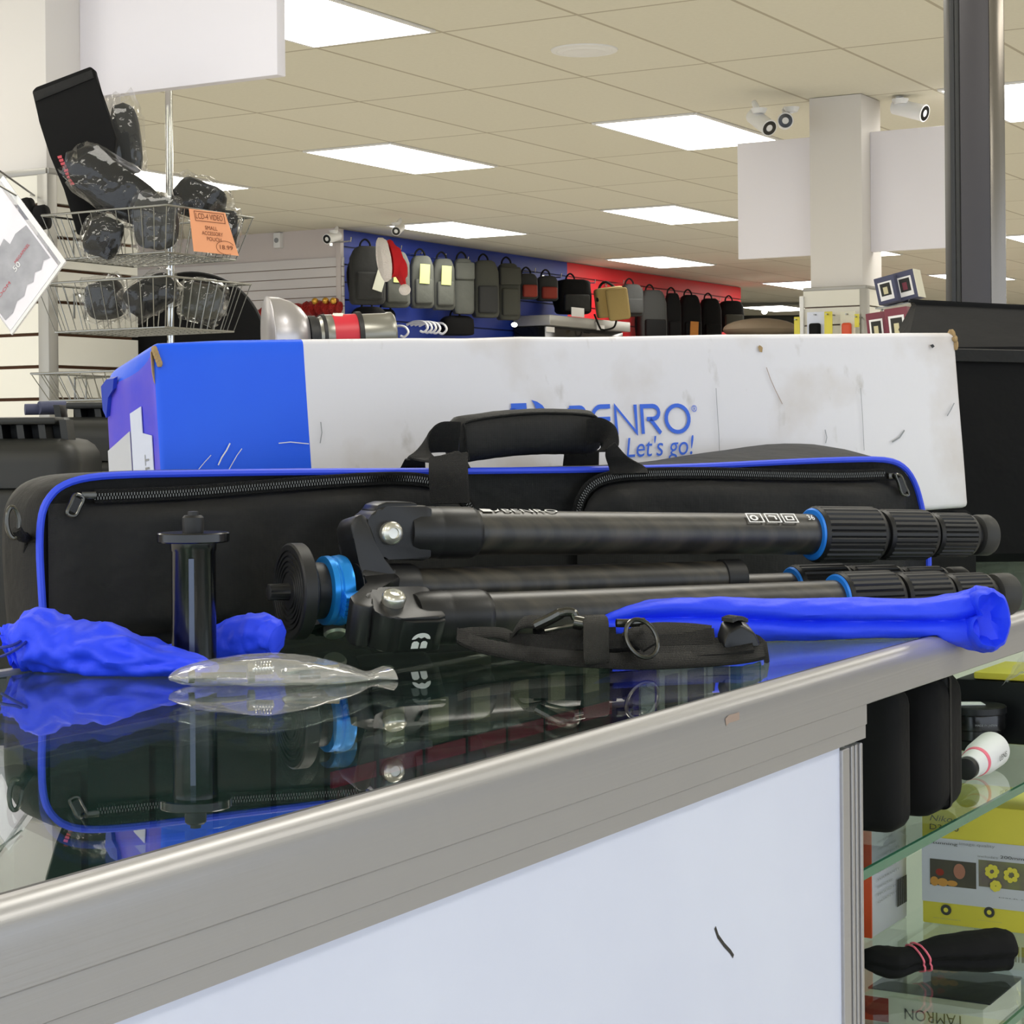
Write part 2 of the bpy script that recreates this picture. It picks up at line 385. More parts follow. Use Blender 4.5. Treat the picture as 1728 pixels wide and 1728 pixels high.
# ------------------------------------------------------------------ the room
def quad(pts): return MB().add(pts, [tuple(range(len(pts)))])
def slab(pts, d): 
    n = len(pts); d = Vector(d); mb = MB()
    return mb.add([Vector(p) for p in pts] + [Vector(p) + d for p in pts], [tuple(range(n)), tuple(range(n, 2*n))[::-1]] + [(i, n+i, n+(i+1) % n, (i+1) % n) for i in range(n)])
RU = (-6, 60.0); RV = (-6, 22)
def rect(u0, u1, v0, v1, z): return [W(u0, v0, z), W(u1, v0, z), W(u1, v1, z), W(u0, v1, z)]
structure('floor', slab(rect(RU[0], RU[1], RV[0], RV[1], 0), (0, 0, -0.1)), 'floor', 0)
structure('ceiling', slab(rect(RU[0], RU[1], RV[0], RV[1], CEIL), (0, 0, 0.1)), 'ceiling', 0)
structure('wall_far', slab([W(RU[1], RV[0], 0), W(RU[1], RV[1], 0), W(RU[1], RV[1], CEIL), W(RU[1], RV[0], CEIL)], U * 0.1), 'dark_wall', 0)
structure('wall_right_unseen', slab([W(7, RV[0], 0), W(RU[1], RV[0], 0), W(RU[1], RV[0], CEIL), W(7, RV[0], CEIL)], V * -0.1), 'plaster', 0)  # unseen wall, added to keep world daylight from the far right side
structure('wall_left', slab([W(RU[0], RV[1], 0), W(RU[1], RV[1], 0), W(RU[1], RV[1], CEIL), W(RU[0], RV[1], CEIL)], V * 0.1), 'wall_grey', 0)
VB = 9.85
uB0 = uv(hit(571, 400, W(0, VB, 0), V))[0]; uBm = uv(hit(957, 443, W(0, VB, 0), V))[0]; uB1 = uv(hit(1250, 480, W(0, VB, 0), V))[0]
structure('wall_back', slab([W(uB0, VB + 0.02, 0), W(uB1, VB + 0.02, 0), W(uB1, VB + 0.02, CEIL), W(uB0, VB + 0.02, CEIL)], V * 0.2), 'wall_grey', 0)
for nm, a, b, m1, m2 in (('wall_back_blue', uB0, uBm, 'blue_slat', 'blue_dark'), ('wall_back_red', uBm, uB1, 'red_slat', 'red_dark')):
    s_, b_ = MB(), MB(); slats(s_, b_, W(a, VB + 0.02, 0), U, b - a, 0.5, CEIL - 0.01, 0.15, 0.014, -V, 0.02)
    structure(nm, s_, m1, 0); structure(nm + '_grooves', b_, m2, 0)
mb = MB().add([W(uB0, VB + 0.2, 0), W(uB0, RV[1], 0), W(uB0, RV[1], CEIL), W(uB0, VB + 0.2, CEIL)], [(0, 1, 2, 3)])
structure('wall_side', slab(mb.v, U * 0.15), 'wall_grey', 0)
s_, b_ = MB(), MB(); slats(s_, b_, W(uB0, VB - 0.06, 0), V, 4.6, 0.4, 2.64, 0.0835, 0.008, -U, 0.02)
structure('wall_side_slats', s_, 'slat_far', 0); structure('wall_side_grooves', b_, 'groove_pale', 0)
structure('trim_1', MB().box(W(uB0 - 0.01, VB - 0.02, CEIL / 2), (0.05, 0.05, CEIL - 0.02), 0.004, X=Matrix.Rotation(math.radians(59.7), 3, 'Z')), 'wall_grey')
RZ = Matrix.Rotation(math.radians(59.73), 3, 'Z')     # local x along U, y along V
# two columns clad with slat board up to 1.9 m
def pillar(side, px, py, d, ztop, left_px):
    c = P(px, py, d); u0, v0 = uv(c)
    l = hit(left_px, py, W(u0, 0, 0), U); w_ = max(0.26, uv(l)[1] - v0) if left_px is not None else 0.34
    h = CEIL - 0.002
    structure('wall_pillar_' + side, MB().box(W(u0 + w_/2, v0 + w_/2, h/2), (w_, w_, h), 0.004, X=RZ), 'plaster', 30)
    return u0, v0, w_
cR = ground(1453, 157, CEIL)
uR, vR, wR = pillar('right', 1453, 157, cR.y, 1.86, 1365)
uL, vL, wL = pillar('left', 78, 200, 5.9, 1.9, -60)
def cladding(side, u0, v0, w_, ztop, pitch, gmat, g):
    e = 0.03; s_, b_ = MB(), MB()
    slats(s_, b_, W(u0 - 0.004, v0 - 0.002, 0), V, w_ + 0.03, 0.1, ztop, pitch, g, -U, e)
    slats(s_, b_, W(u0 - 0.002, v0 - 0.004, 0), U, w_ + 0.03, 0.1, ztop, pitch, g, -V, e)
    structure('wall_slatboard_' + side, s_, 'slat', 0); structure('wall_slatboard_grooves_' + side, b_, gmat, 0)
    t = MB().box(W(u0 - e/2, v0 - e/2, ztop/2 + 0.05), (e + 0.012, e + 0.012, ztop - 0.1), 0.004, X=RZ)
    t.box(W(u0 - e/2, v0 + w_/2, ztop + 0.006), (e + 0.012, w_ + 0.06, 0.02), 0.003, X=RZ)
    t.box(W(u0 + w_/2, v0 - e/2, ztop + 0.006), (w_ + 0.06, e + 0.012, 0.02), 0.003, X=RZ)
    structure('trim_' + ('2' if side == 'left' else '3'), t, 'alu')
cladding('left', uL, vL, wL, 1.895, 0.0945, 'groove', 0.010)
cladding('right', uR, vR, wR, 1.87, 0.0945, 'groove_pale', 0.008)
# white sign boards sticking out of the columns
def board(u0, va, vb, z0, z1, label):
    o = obj('sign_board', MB().box(W(u0, (va + vb)/2, (z0 + z1)/2), (0.04, abs(vb - va), z1 - z0), 0.003, X=RZ), 'sign_white')
    tag(o, label, 'sign board', 'blank white boards on the columns')
pR = W(uR + wR/2, 0, 0); z1 = hit(1247, 243, pR, U).z; z0 = hit(1248, 438, pR, U).z
board(uR + wR/2, vR + wR, uv(hit(1247, 300, pR, U))[1], z0, z1, 'blank white sign board on the left side of the right column')
board(uR + wR/2, vR - 0.62, vR, z0, z1, 'blank white sign board between the right column and the dark upright post')
pL = W(uL + wL/2, 0, 0); zL = hit(475, 128, pL, U).z; vLe = uv(hit(475, 100, pL, U))[1]
board(uL + wL/2, vLe, vL, zL, zL + 0.62, 'big blank white sign board hanging above the wire baskets')
# ceiling troffers on a regular grid
def troffer(u, v, label=None):
    if label is None:
        ld = bpy.data.lights.new('ceiling_lamp', 'AREA'); ld.shape = 'RECTANGLE'; ld.size = 1.22; ld.size_y = 0.62
        ld.color = (1, 0.965, 0.88); ld.energy = LAMP * math.pi * 1.22 * 0.62; lo = bpy.data.objects.new('ceiling_lamp', ld); COL.objects.link(lo)
        lo.location = W(u + 0.625, v + 0.325, CEIL - 0.012); lo.rotation_euler = (0, 0, math.radians(59.73)); return
    t = thing('ceiling_light', W(u + 0.625, v + 0.325, CEIL), label, 'ceiling light', 'recessed ceiling lights')
    f = MB()
    for (a, b, c, d) in ((0, 1.26, -0.004, 0.016), (0, 1.26, 0.634, 0.654), (-0.004, 0.016, 0.016, 0.634), (1.244, 1.264, 0.016, 0.634)):
        f.box(W(u + (a+b)/2, v + (c+d)/2, CEIL - 0.006), (b - a, d - c, 0.012), 0.002, X=RZ)
    obj('frame', f, 'white', t)
    obj('diffuser', MB().box(W(u + 0.63, v + 0.325, CEIL - 0.007), (1.226, 0.616, 0.01), X=RZ), 'lamp', t, 0)
VIS = {(0, -1): 'ceiling light cut off by the top edge, right beside the hanging white board at left',
       (1, -1): 'large ceiling light left of the two security cameras by the right column',
       (1, 0): 'ceiling light in the middle, above the Santa hat',
       (1, 1): 'ceiling light partly hidden behind the upper wire basket',
       (2, 1): 'ceiling light right above the blue wall of backpacks',
       (2, 0): 'ceiling light below the big one left of the cameras',
       (3, 1): 'narrow ceiling light right above the red wall of bags',
       (3, 0): 'ceiling light whose tip shows between right column and its right board',
       (4, 1): 'ceiling light cut by the left edge of the right column',
       (4, 0): 'far ceiling light just left of the dark post, low down',
       (5, 2): 'farthest long ceiling light, low above the box near the right column',
       (1, -2): 'bright ceiling light behind and right of the dark upright post',
       (3, -1): 'ceiling light at the right edge, midway down the dark post',
       }
for k in range(-3, 6):
    for j in range(-4, 3):
        u, v = 10.1 + 3.94 * (k - 1), 4.7 + 2.02 * (j + 1)
        if u + 1.3 > uB0 - 0.2 and u < uB1 and v + 0.7 > VB: continue
        if v + 0.6 > 15: continue
        troffer(u, v, VIS.get((k, j)))
# low daylight comes in from the open shop front on the right (world light)
# ------------------------------------------------------------------ the counter
FV, RVv = 0.525, 1.026                                # glass edges in v
FF = 0.5105                                           # face of the rim
CU0, CU1 = -0.55, 3.6
ct = thing('display_counter', W(1.5, 0.78, 0), 'aluminium and glass display counter with white front panel and glass top', 'display counter')
prof = [(FV, G0 + 0.0015), (FV - 0.002, G0 + 0.0019), (FV - 0.0055, G0 + 0.0016), (FV - 0.0090, G0 + 0.0002), (FV - .0118, G0 - .0026), (FV - .0136, G0 - .0062), (FF + .0002, G0 - 0.0100), (FF, G0 - 0.014),
        (FF, G0 - 0.0296), (FF + 0.0012, G0 - 0.0306), (FF + 0.0012, G0 - 0.0446), (FF + 0.0022, G0 - 0.0454), (FF + 0.0022, G0 - 0.0548), (FV - 0.002, G0 - 0.0548), (FV - 0.002, G0 - 0.012), (FV, G0 - 0.012)]
def along(pr, u0, u1): return MB().loft([[W(u, v, z) for v, z in pr] for u in (u0, u1)])
prof2 = prof[:9] + [(FF + 0.0012, G0 - 0.0306), (FV - 0.002, G0 - 0.0306)] + prof[-2:]
obj('rim', along(prof, CU0, 1.380), 'rim', ct, 38)
obj('rim', along(prof2, 1.380, CU1), 'rim', ct, 38)
rear = [(RVv, G0 + 0.002), (RVv + 0.014, G0 + 0.0015), (RVv + 0.018, G0 - 0.004), (RVv + 0.018, G0 - 0.05), (RVv + 0.004, G0 - 0.05), (RVv + 0.004, G0 - 0.008), (RVv, G0 - 0.008)]
obj('rim', along(rear, CU0, CU1), 'rim', ct, 25)
obj('seal', MB().box(W((CU0+CU1)/2, FV + 0.0012, G0 - 0.003), (CU1 - CU0, 0.0024, 0.009), X=RZ), 'rubber', ct)
gl = MB().add(rect(CU0, CU1, FV + 0.0024, RVv, G0), [(0, 1, 2, 3)])
obj('glass_top', slab(gl.v, (0, 0, -0.006)), 'glass_top', ct, 0)
uP0 = uv(hit(1422, 1400, W(0, FF + 0.004, 0), V))[0]; uP1 = uv(hit(1456, 1400, W(0, FF + 0.004, 0), V))[0]
obj('front_panel', MB().box(W((CU0 + uP0)/2, FF + 0.010, 0.515), (uP0 - CU0, 0.008, 0.79), X=RZ), 'white_panel', ct, 0)
po = MB(); wp = uP1 - uP0
for k, (a, b, dv) in enumerate(((0, .34, 0.0), (.34, .52, .006), (.52, .64, .001), (.64, .72, .006), (.72, .82, .001), (.82, .88, .006), (.88, 1.0, 0.0))):
    po.box(W(uP0 + wp*(a+b)/2, FF + 0.0035 + dv + 0.012, 0.502), (wp*(b-a), 0.024, 0.79), 0.0006, 1, X=RZ)
obj('corner_post', po, 'rim', ct, 20)
obj('base', MB().box(W((CU0+CU1)/2, 0.78, 0.075), (CU1 - CU0, 0.5, 0.15), 0.004, X=RZ), 'black', ct)
obj('deck', MB().box(W((CU0+CU1)/2, 0.78, 0.345), (CU1 - CU0, 0.48, 0.02), X=RZ), 'cream_card', ct)
obj('back_panel', MB().box(W((CU0+CU1)/2, RVv + 0.010, 0.53), (CU1 - CU0, 0.008, 0.74), X=RZ), 'cream_card', ct, 0)
for z in (0.795, 0.59, 0.478):
    sh = slab(rect(uP1 + 0.002 if z < .7 else CU0, CU1, FV + 0.008, RVv - 0.004, z), (0, 0, -0.007))
    g_ = obj('glass_shelf', sh, 'glass_shelf', ct, 0)
    obj('green_edge', MB().box(W((uP1 + 0.004 + CU1)/2, FV + 0.0065, z - 0.0035), (CU1 - uP1 - 0.004, 0.003, 0.0072), X=RZ), 'glass_edge', g_)
# marks on the counter: scuff on the rim, scratch on the white panel
def mark(name, pts, o, n, th, m_, parent):
    q = [hit(x, y, o, n) for x, y in pts]; mb = MB(); a = q[0]; ex = (q[-1] - q[0]).normalized(); ey = Vector(n).cross(ex)
    mb.stroke([((p - a).dot(ex), (p - a).dot(ey)) for p in q], th, a, ex, ey, n, ht=0.0003)
    return obj(name, mb, m_, parent, 0)
mark('scratch', [(1206, 1565), (1211, 1580), (1221, 1594), (1232, 1606), (1237, 1614)], W(0, FF + 0.006, 0), -V, 0.0026, 'black', ct)
mark('scuff', [(1224, 1219), (1230, 1213), (1238, 1211), (1247, 1208)], W(0, FF, 0), -V, 0.0048, 'groove_pale', ct)
# ------------------------------------------------------------------ carton
TL = P(257, 575, 1.76); TR = P(1613, 560, 2.245); BR = P(1634, 856, 2.235)
e1 = (TR - TL); BL_ = e1.length; e1.normalize()
e3 = (TR - BR); e3 = (e3 - e1 * e3.dot(e1)); BH = e3.length; e3.normalize(); e2 = e3.cross(e1); BD = 0.13
BO = TL - e3 * BH                                     # front lower left corner
def onbox(px, py): q = hit(px, py, TL, e2) - BO; return q.dot(e1), q.dot(e3)
m = mat('printed_carton', '#d9d7da', 0.42, spec=0.4); M['carton'] = m
N, L = nt(m); b = N['Principled BSDF']; tc = N.new('ShaderNodeTexCoord'); sx = N.new('ShaderNodeSeparateXYZ'); L.new(tc.outputs['Object'], sx.inputs[0])
def cmp_(op, a, v):
    n_ = N.new('ShaderNodeMath'); n_.operation = op; L.new(a, n_.inputs[0])
    if isinstance(v, (int, float)): n_.inputs[1].default_value = v
    else: L.new(v, n_.inputs[1])
    return n_.outputs[0]
def mixc(f, a, c):
    n_ = N.new('ShaderNodeMix'); n_.data_type = 'RGBA'
    if isinstance(f, float): n_.inputs[0].default_value = f
    else: L.new(f, n_.inputs[0])
    for k, s_ in ((6, a), (7, c)):
        if isinstance(s_, str): n_.inputs[k].default_value = lin(s_)
        else: L.new(s_, n_.inputs[k])
    return n_.outputs[2]
def nse(scale, detail, lo, hi, sc3=(1, 1, 1)):
    mp = N.new('ShaderNodeMapping'); mp.inputs['Scale'].default_value = sc3; L.new(tc.outputs['Object'], mp.inputs[0])
    n_ = N.new('ShaderNodeTexNoise'); n_.inputs['Scale'].default_value = scale; n_.inputs['Detail'].default_value = detail; L.new(mp.outputs[0], n_.inputs['Vector'])
    r_ = N.new('ShaderNodeMapRange'); r_.inputs['From Min'].default_value = lo; r_.inputs['From Max'].default_value = hi; L.new(n_.outputs['Fac'], r_.inputs[0]); return r_.outputs[0]
xb = (onbox(513, 590)[0] + onbox(524, 780)[0]) / 2
dirt = mixc(nse(9, 7, 0.52, 0.85), '#dddbdf', '#c0b6ac')
dirt = mixc(nse(34, 6, 0.62, 0.80, (1, 1, 0.5)), dirt, '#a9a39c')
isblue = cmp_('LESS_THAN', sx.outputs[0], xb)
blue = mixc(nse(5, 3, 0.4, 0.8), '#0e58ee', '#1a64f2')
c1 = mixc(isblue, dirt, blue)
endm = mixc(nse(12, 4, 0.3, 0.7), '#4a4ad8', '#7560d0')
isend = cmp_('LESS_THAN', sx.outputs[0], 0.0012)
L.new(mixc(isend, c1, endm), b.inputs['Base Color'])
nb = N.new('ShaderNodeTexNoise'); nb.inputs['Scale'].default_value = 11; nb.inputs['Detail'].default_value = 5; L.new(tc.outputs['Object'], nb.inputs['Vector'])
bp = N.new('ShaderNodeBump'); bp.inputs['Strength'].default_value = 0.25; bp.inputs['Distance'].default_value = 0.006; L.new(nb.outputs['Fac'], bp.inputs['Height']); L.new(bp.outputs[0], b.inputs['Normal'])
bx = thing('carton', BO + e1 * BL_/2, 'long white carton with a blue left end and blue lettering, worn corners', 'cardboard box')
Mb = Matrix.Identity(4)
for i, e in enumerate((e1, e2, e3)):
    for k in range(3): Mb[k][i] = e[k]
bm = bmesh.new(); bmesh.ops.create_cube(bm, size=1)
for v in bm.verts: v.co = Vector(((v.co.x + .5) * BL_, (v.co.y + .5) * BD, (v.co.z + .5) * BH))
bmesh.ops.bevel(bm, geom=bm.edges[:], offset=0.0055, segments=3, profile=0.5, affect='EDGES')
bmesh.ops.subdivide_edges(bm, edges=[e for e in bm.edges if e.calc_length() > 0.05], cuts=14, use_grid_fill=True)
for v in bm.verts:
    d = 0.0
    if v.co.x < 0.03 and v.co.z > BH - 0.03:           # crushed upper left corner
        k = (1 - v.co.x / 0.03) * (1 - (BH - v.co.z) / 0.03); v.co += Vector((0.003, 0.002, -0.005)) * k * (0.4 + 2.6 * v.co.y / BD)
    v.co.y += 0.0012 * nz(v.co, 9)
    if v.co.z > BH - 0.02: v.co.z += 0.0012 * nz(v.co, 14)
body = MB(); body.bm(bm)
me_v = body.v
bo = bpy.data.objects.new('body', bpy.data.meshes.new('body')); me = bo.data
me.from_pydata([tuple(v) for v in me_v], [], body.f); me.materials.append(M['carton']); me.shade_smooth(); me.set_sharp_from_angle(angle=math.radians(40))
COL.objects.link(bo); bo.parent = bx; bo.matrix_local = Matrix.Translation(BO - bx.location) @ Mb
LOC['body'] = Vector((0, 0, 0))
def bxp(a, c, off=0.0): return BO + e1 * a + e3 * c - e2 * off
nf = -e2
# brand lettering, drawn with round pens
lt = MB()
def letter(px0, px1, py0, py1, strokes, th):
    a0, b1 = onbox(px0, py0); a1, b0 = onbox(px1, py1)
    for pts, cl in strokes:
        lt.stroke(pts, th / ((a1 - a0 + b1 - b0) / 2), bxp(a0, b0), e1 * (a1 - a0), e3 * (b1 - b0), nf, cl, ht=0.0015)
def arc(cx, cy, rx, ry, a0, a1, n=14): return [(cx + rx * math.cos(math.radians(a0 + (a1 - a0) * k / n)), cy + ry * math.sin(math.radians(a0 + (a1 - a0) * k / n))) for k in range(n + 1)]
T = 0.0041
Bs = [([(0.06, 0.94), (0.62, 0.94)] + arc(0.62, 0.73, 0.26, 0.21, 90, -90, 8) + [(0.06, 0.52)], False), ([(0.62, 0.52)] + arc(0.66, 0.29, 0.28, 0.23, 90, -90, 8) + [(0.06, 0.06), (0.06, 0.94)], False)]
Es = [([(0.98, 0.94)] + arc(0.5, 0.5, 0.44, 0.44, 90, 270, 12) + [(0.98, 0.06)], False), ([(0.06, 0.5), (0.95, 0.5)], False)]
Ns = [([(0.06, 0.0), (0.06, 0.97), (0.94, 0.03), (0.94, 1.0)], False)]
Rs = [([(0.08, 0.0), (0.08, 0.94), (0.6, 0.94)] + arc(0.6, 0.72, 0.28, 0.22, 90, -90, 8) + [(0.3, 0.5)], False), ([(0.45, 0.5), (0.92, 0.0)], False)]
Os = [(arc(0.5, 0.5, 0.45, 0.46, 0, 360, 26)[:-1], True)]
for px0, px1, y0, y1, S_ in ((957, 992, 686, 732, Bs), (995, 1032, 684, 731, Es), (1034, 1076, 684, 732, Ns), (1078, 1117, 683, 731, Rs), (1119, 1165, 683, 730, Os)):
    letter(px0, px1, y0, y1, S_, T)
letter(1165, 1175, 684, 695, [(arc(0.5, 0.5, 0.45, 0.45, 0, 360, 16)[:-1], True)], 0.0006)
letter(1168, 1172.5, 686, 693, Rs, 0.0005)
obj('brand_lettering', lt, 'ink_blue', bx, 0); lt = MB()
# round-cornered emblem left of the word, mostly behind the bag handle
letter(861, 893, 685, 728, [([(0.0, 0.92), (0.9, 0.92)], False), ([(0.1, 0.0), (0.1, 0.9)], False), ([(0.1, 0.05), (0.9, 0.05)], False)], 0.0075)
a0, b0 = onbox(895, 675)
cres = [(895, 675), (905, 678), (914, 684), (920, 693), (924, 700), (924, 725), (916, 712), (908, 700), (903, 690), (900, 682)]
q = [onbox(*p_) for p_ in cres]; lt.add([bxp(a, c, 0.0015) for a, c in q], [tuple(range(len(q)))])
obj('brand_emblem', lt, 'ink_blue', bx, 0)
def boxtext(s_, x0, x1, y0, y1, m_, **k):
    a0, c1 = onbox(x0, y0); a1, c0 = onbox(x1, y1)
    return text(s_, bxp(a0, c0), e1 * (a1 - a0), e3 * (c1 - c0), nf, m_, bx, ht=0.0022, **k)
boxtext("Let's go!", 1053, 1171, 738, 777, 'ink_blue', name='slogan', shear=0.22)
# raw cardboard where the corners are torn, tape, scrapes and stains
bc = MB(); c_ = BO + e3 * BH + e1 * BL_
for i in range(7): bc.ellipsoid(c_ + e1 * random.uniform(-.004, .002) - e3 * random.uniform(-.001, .018) + e2 * random.uniform(-.001, .012), e1 * random.uniform(.002, .0045), e2 * .004, (e3 + e1 * random.uniform(-.4, .4)) * random.uniform(.003, .007), 6, 5)
obj('torn_corner', bc, 'tan', bx)
bc = MB(); q = [onbox(*p_) for p_ in ((247, 584), (262, 578), (262, 600), (257, 622), (251, 606))]
bc.prism([(0, 0), (.0065, .006), (.007, -.012), (.004, -.032), (.0005, -.018)], BO + e3 * (BH - 0.010) - e1 * 0.002 - e2 * .0005, e1 + e2 * .9, e3, e2 * 0.002)
for i in range(5): bc.ellipsoid(BO + e3 * (BH - .008 - i * .003) + e1 * (.001 + .001 * i) - e2 * 0.001, e1 * .003, e2 * .003, e3 * .004, 6, 5)
obj('torn_corner', bc, 'tan', bx)
# label and tape on the left end
Ex = -e1; en = BO
lb = MB(); lb.prism([(0.012, 0.0), (0.062, 0.0), (0.062, BH * .70), (0.034, BH * .72), (0.034, BH * .60), (0.012, BH * .58)], BO - e1 * 0.0008, e2, e3, -e1 * 0.0008)
obj('paper_label', lb, 'white_panel', bx, 0)
lb = MB(); lb.prism([(0.066, 0.0), (0.126, 0.0), (0.126, BH * .55), (0.066, BH * .62)], BO - e1 * 0.0008, e2, e3, -e1 * 0.0006)
obj('paper_label', lb, 'grey_card', bx, 0)
text('TMA48CXL', BO + e2 * 0.020 + e3 * (BH * .50) - e1 * 0.0018, -e3 * 0.085, e2 * 0.010, -e1, 'ink_grey', bx, 'label_lettering')
fl = MB(); fl.prism([(0, 0), (.02, .001), (.035, -.004), (.034, -.026), (.026, -.034), (.018, -.016), (.004, -.010)], BO + e3 * (BH - .022) + e2 * .092, e2, e3, -e1 * 0.004 - e3 * 0.002)
obj('crumpled_flap', fl, mat('blue_flap', '#2440b4', 0.45), bx)
for pts, th, m_ in (([(368, 785), (374, 772), (382, 760), (388, 748)], .0012, 'ink_white'), ([(384, 796), (392, 782), (400, 768), (408, 757)], .0007, 'ink_white'), ([(335, 792), (345, 780), (356, 768)], .0006, 'ink_white'), ([(470, 748), (490, 746), (510, 748), (521, 749)], .0008, 'ink_white'),
                    ([(541, 712), (543, 730), (540, 748)], .0009, 'ink_grey'), ([(1208, 655), (1210, 690), (1213, 735), (1214, 768)], .0007, 'ink_grey'), ([(1293, 620), (1300, 640), (1308, 658), (1320, 682)], .0009, 'groove_pale'), ([(1392, 725), (1395, 738), (1393, 748)], .001, 'ink_grey'),
                    ([(1452, 655), (1455, 700), (1458, 760)], .0007, 'ink_grey'), ([(1610, 680), (1604, 692), (1598, 702)], .0012, 'ink_grey'), ([(1526, 726), (1518, 738), (1505, 746)], .0018, 'ink_grey')):
    mark('scrape', pts, TL - e2 * 0.0022, nf, th, m_, bx)
q = [onbox(*p_) for p_ in ((1277, 586), (1279, 583), (1282, 584), (1285, 587), (1284, 595), (1280, 594))]
obj('scuff', MB().add([bxp(a, c, 0.0022) for a, c in q], [tuple(range(6))]), 'tan', bx, 0)
q = [onbox(*p_) for p_ in ((1567, 583), (1572, 581), (1575, 585), (1571, 588))]
obj('hole', MB().add([bxp(a, c, 0.0022) for a, c in q], [(0, 1, 2, 3)]), 'black', bx, 0)
# padded case under the carton, resting on the counter
mbp = MB(); zb = G0 + 0.0015
def under(a, d_): p_ = BO + e1 * a + e2 * d_ - e3 * 0.003; return p_
A = [(BL_*.50, .012), (BL_ * 1.0 + .02, .012), (BL_ * 1.0 + .02, .15), (BL_*.50, .15)]
rings = []
for t, ins in ((0, .008), (.08, 0), (.9, 0), (1, .012)):
    ring = []
    for k, (a, d_) in enumerate(A):
        top = under(a, d_); bot = Vector((top.x, top.y, zb)); p_ = bot + (top - bot) * t
        cen = under(BL_ * .85, .08); ring.append(p_ + (Vector((cen.x, cen.y, p_.z)) - p_).normalized() * ins)
    rings.append(ring)
obj_ = obj('padded_case', mbp.loft(rings), 'black_soft'); tag(obj_, 'flat black padded case lying under the right end of the white carton', 'case')
# ------------------------------------------------------------------ tripod bag
BGO = Vector((-0.346, 1.54, G0)); g1 = Vector((0.8387, 0.5446, 0)); g2 = Vector((-0.5446, 0.8387, 0))
def onbag(px, py, off=0.0): q = hit(px, py, BGO - g2 * off, g2) - BGO; return q.dot(g1), q.dot(Z)
def bgp(a, b, off=0.0): return BGO + g1 * a + Z * b - g2 * off
bag = thing('tripod_bag', bgp(0.4, 0.0), 'long black nylon tripod bag with blue piping and carrying handle', 'bag')
out = [(80, 1105), (74, 1060), (69, 990), (66, 920), (70, 868), (84, 838), (108, 818), (150, 806), (220, 801), (320, 799), (450, 797), (560, 796), (760, 795), (960, 793), (1090, 790), (1200, 786), (1320, 780), (1420, 776), (1490, 776), (1522, 787), (1541, 812), (1553, 850), (1562, 900), (1566, 950), (1560, 985)]
o2 = [onbag(*p_) for p_ in out]
o2 = [(a, max(b, 0.004)) for a, b in o2]
amin, amax = min(a for a, b in o2), max(a for a, b in o2)
o2 += [(amax - 0.03 - k * (amax - amin - 0.06) / 12, 0.0035) for k in range(13)]
o2 = [(p_.x, p_.y) for p_ in smoothpts([Vector((a, b, 0)) for a, b in o2], 3, True)]
ca, cb_ = (amin + amax) / 2, 0.08
def ring(off, dx, dz, bump=0.0):
    r = []
    for a, b in o2:
        sx_ = (a - ca) / (amax - ca); ex = max(0, min(1, (b - 0.004) / 0.10))
        aa = a + dx * sx_ * abs(sx_) ** 2; bb = b + dz * ex
        k = (aa - amin) / (amax - amin)
        bb += bump * ex * math.exp(-((k - .87) / .15) ** 2)
        bb += 0.0012 * nz((aa, off, bb), 20) * ex
        r.append(bgp(aa, bb, -off))
    return r
bmx = MB().loft([ring(0.004, -0.012, -0.010), ring(0.0, -0.002, -0.002), ring(0.004, 0, 0), ring(0.02, 0.006, 0.002, .001), ring(0.06, 0.006, 0.002, .010), ring(0.085, 0.0, 0.001, .015), ring(0.104, -0.010, -0.004, .014), ring(0.110, -0.03, -0.02, .004)])
obj('body', bmx, 'nylon', bag, 50)
obj('piping', MB().tube([bgp(a, b, 0.001) for a, b in o2[:76]], 0.0030, 8), 'blue_cord', bag)
# pockets: soft raised panels under the zips
def pocket(zip_px, a_lim, depth, name):
    zp = [onbag(*p_) for p_ in zip_px]; za = [a for a, b in zp]
    def top(a):
        if a <= za[0]: return zp[0][1]
        for i in range(len(zp) - 1):
            if a <= za[i+1]: return zp[i][1] + (zp[i+1][1] - zp[i][1]) * (a - za[i]) / max(1e-6, za[i+1] - za[i])
        return zp[-1][1]
    na, nb_ = 60, 14; a0, a1 = a_lim; vs = []; fs = []
    for i in range(na + 1):
        a = a0 + (a1 - a0) * i / na; tp = top(a)
        for k in range(nb_ + 1):
            t = k / nb_; b_ = 0.012 + (tp - 0.012) * t
            ea = min(1, min(a - a0, a1 - a) / 0.045); eb = min(1, min(t, 1 - t) / 0.10)
            h = depth * max(0, ea) * (2 - max(0, ea)) * max(0, eb) ** .5
            h += 0.0060 * nz((a * 2.4, b_ * 1.2, 1.3), 9) * max(0, ea) * max(0, eb) + 0.0028 * math.sin(a * 46 + b_ * 30) * max(0, eb) * t * t * max(0, ea)
            vs.append(bgp(a, b_, 0.0015 + h))
    for i in range(na):
        for k in range(nb_): fs.append((i*(nb_+1)+k, (i+1)*(nb_+1)+k, (i+1)*(nb_+1)+k+1, i*(nb_+1)+k+1))
    return obj(name, MB().add(vs, fs), 'nylon', bag, 60)
zl = [(118, 838), (160, 838), (300, 832), (430, 822), (560, 812), (660, 807), (720, 811), (760, 825), (782, 842), (795, 860)]
zr = [(970, 890), (974, 862), (982, 838), (998, 818), (1025, 806), (1070, 800), (1180, 798), (1320, 801), (1420, 802), (1505, 801)]
al0 = onbag(80, 900)[0]; al1 = onbag(800, 900)[0]; ar0 = onbag(972, 900)[0]; ar1 = onbag(1528, 900)[0]
pk1 = pocket([(x, y + 11) for x, y in zl], (al0, al1), 0.010, 'front_pocket')
pk2 = pocket([(x + (6 if i < 4 else 0), y + 10) for i, (x, y) in enumerate(zr)], (ar0, ar1), 0.011, 'front_pocket')
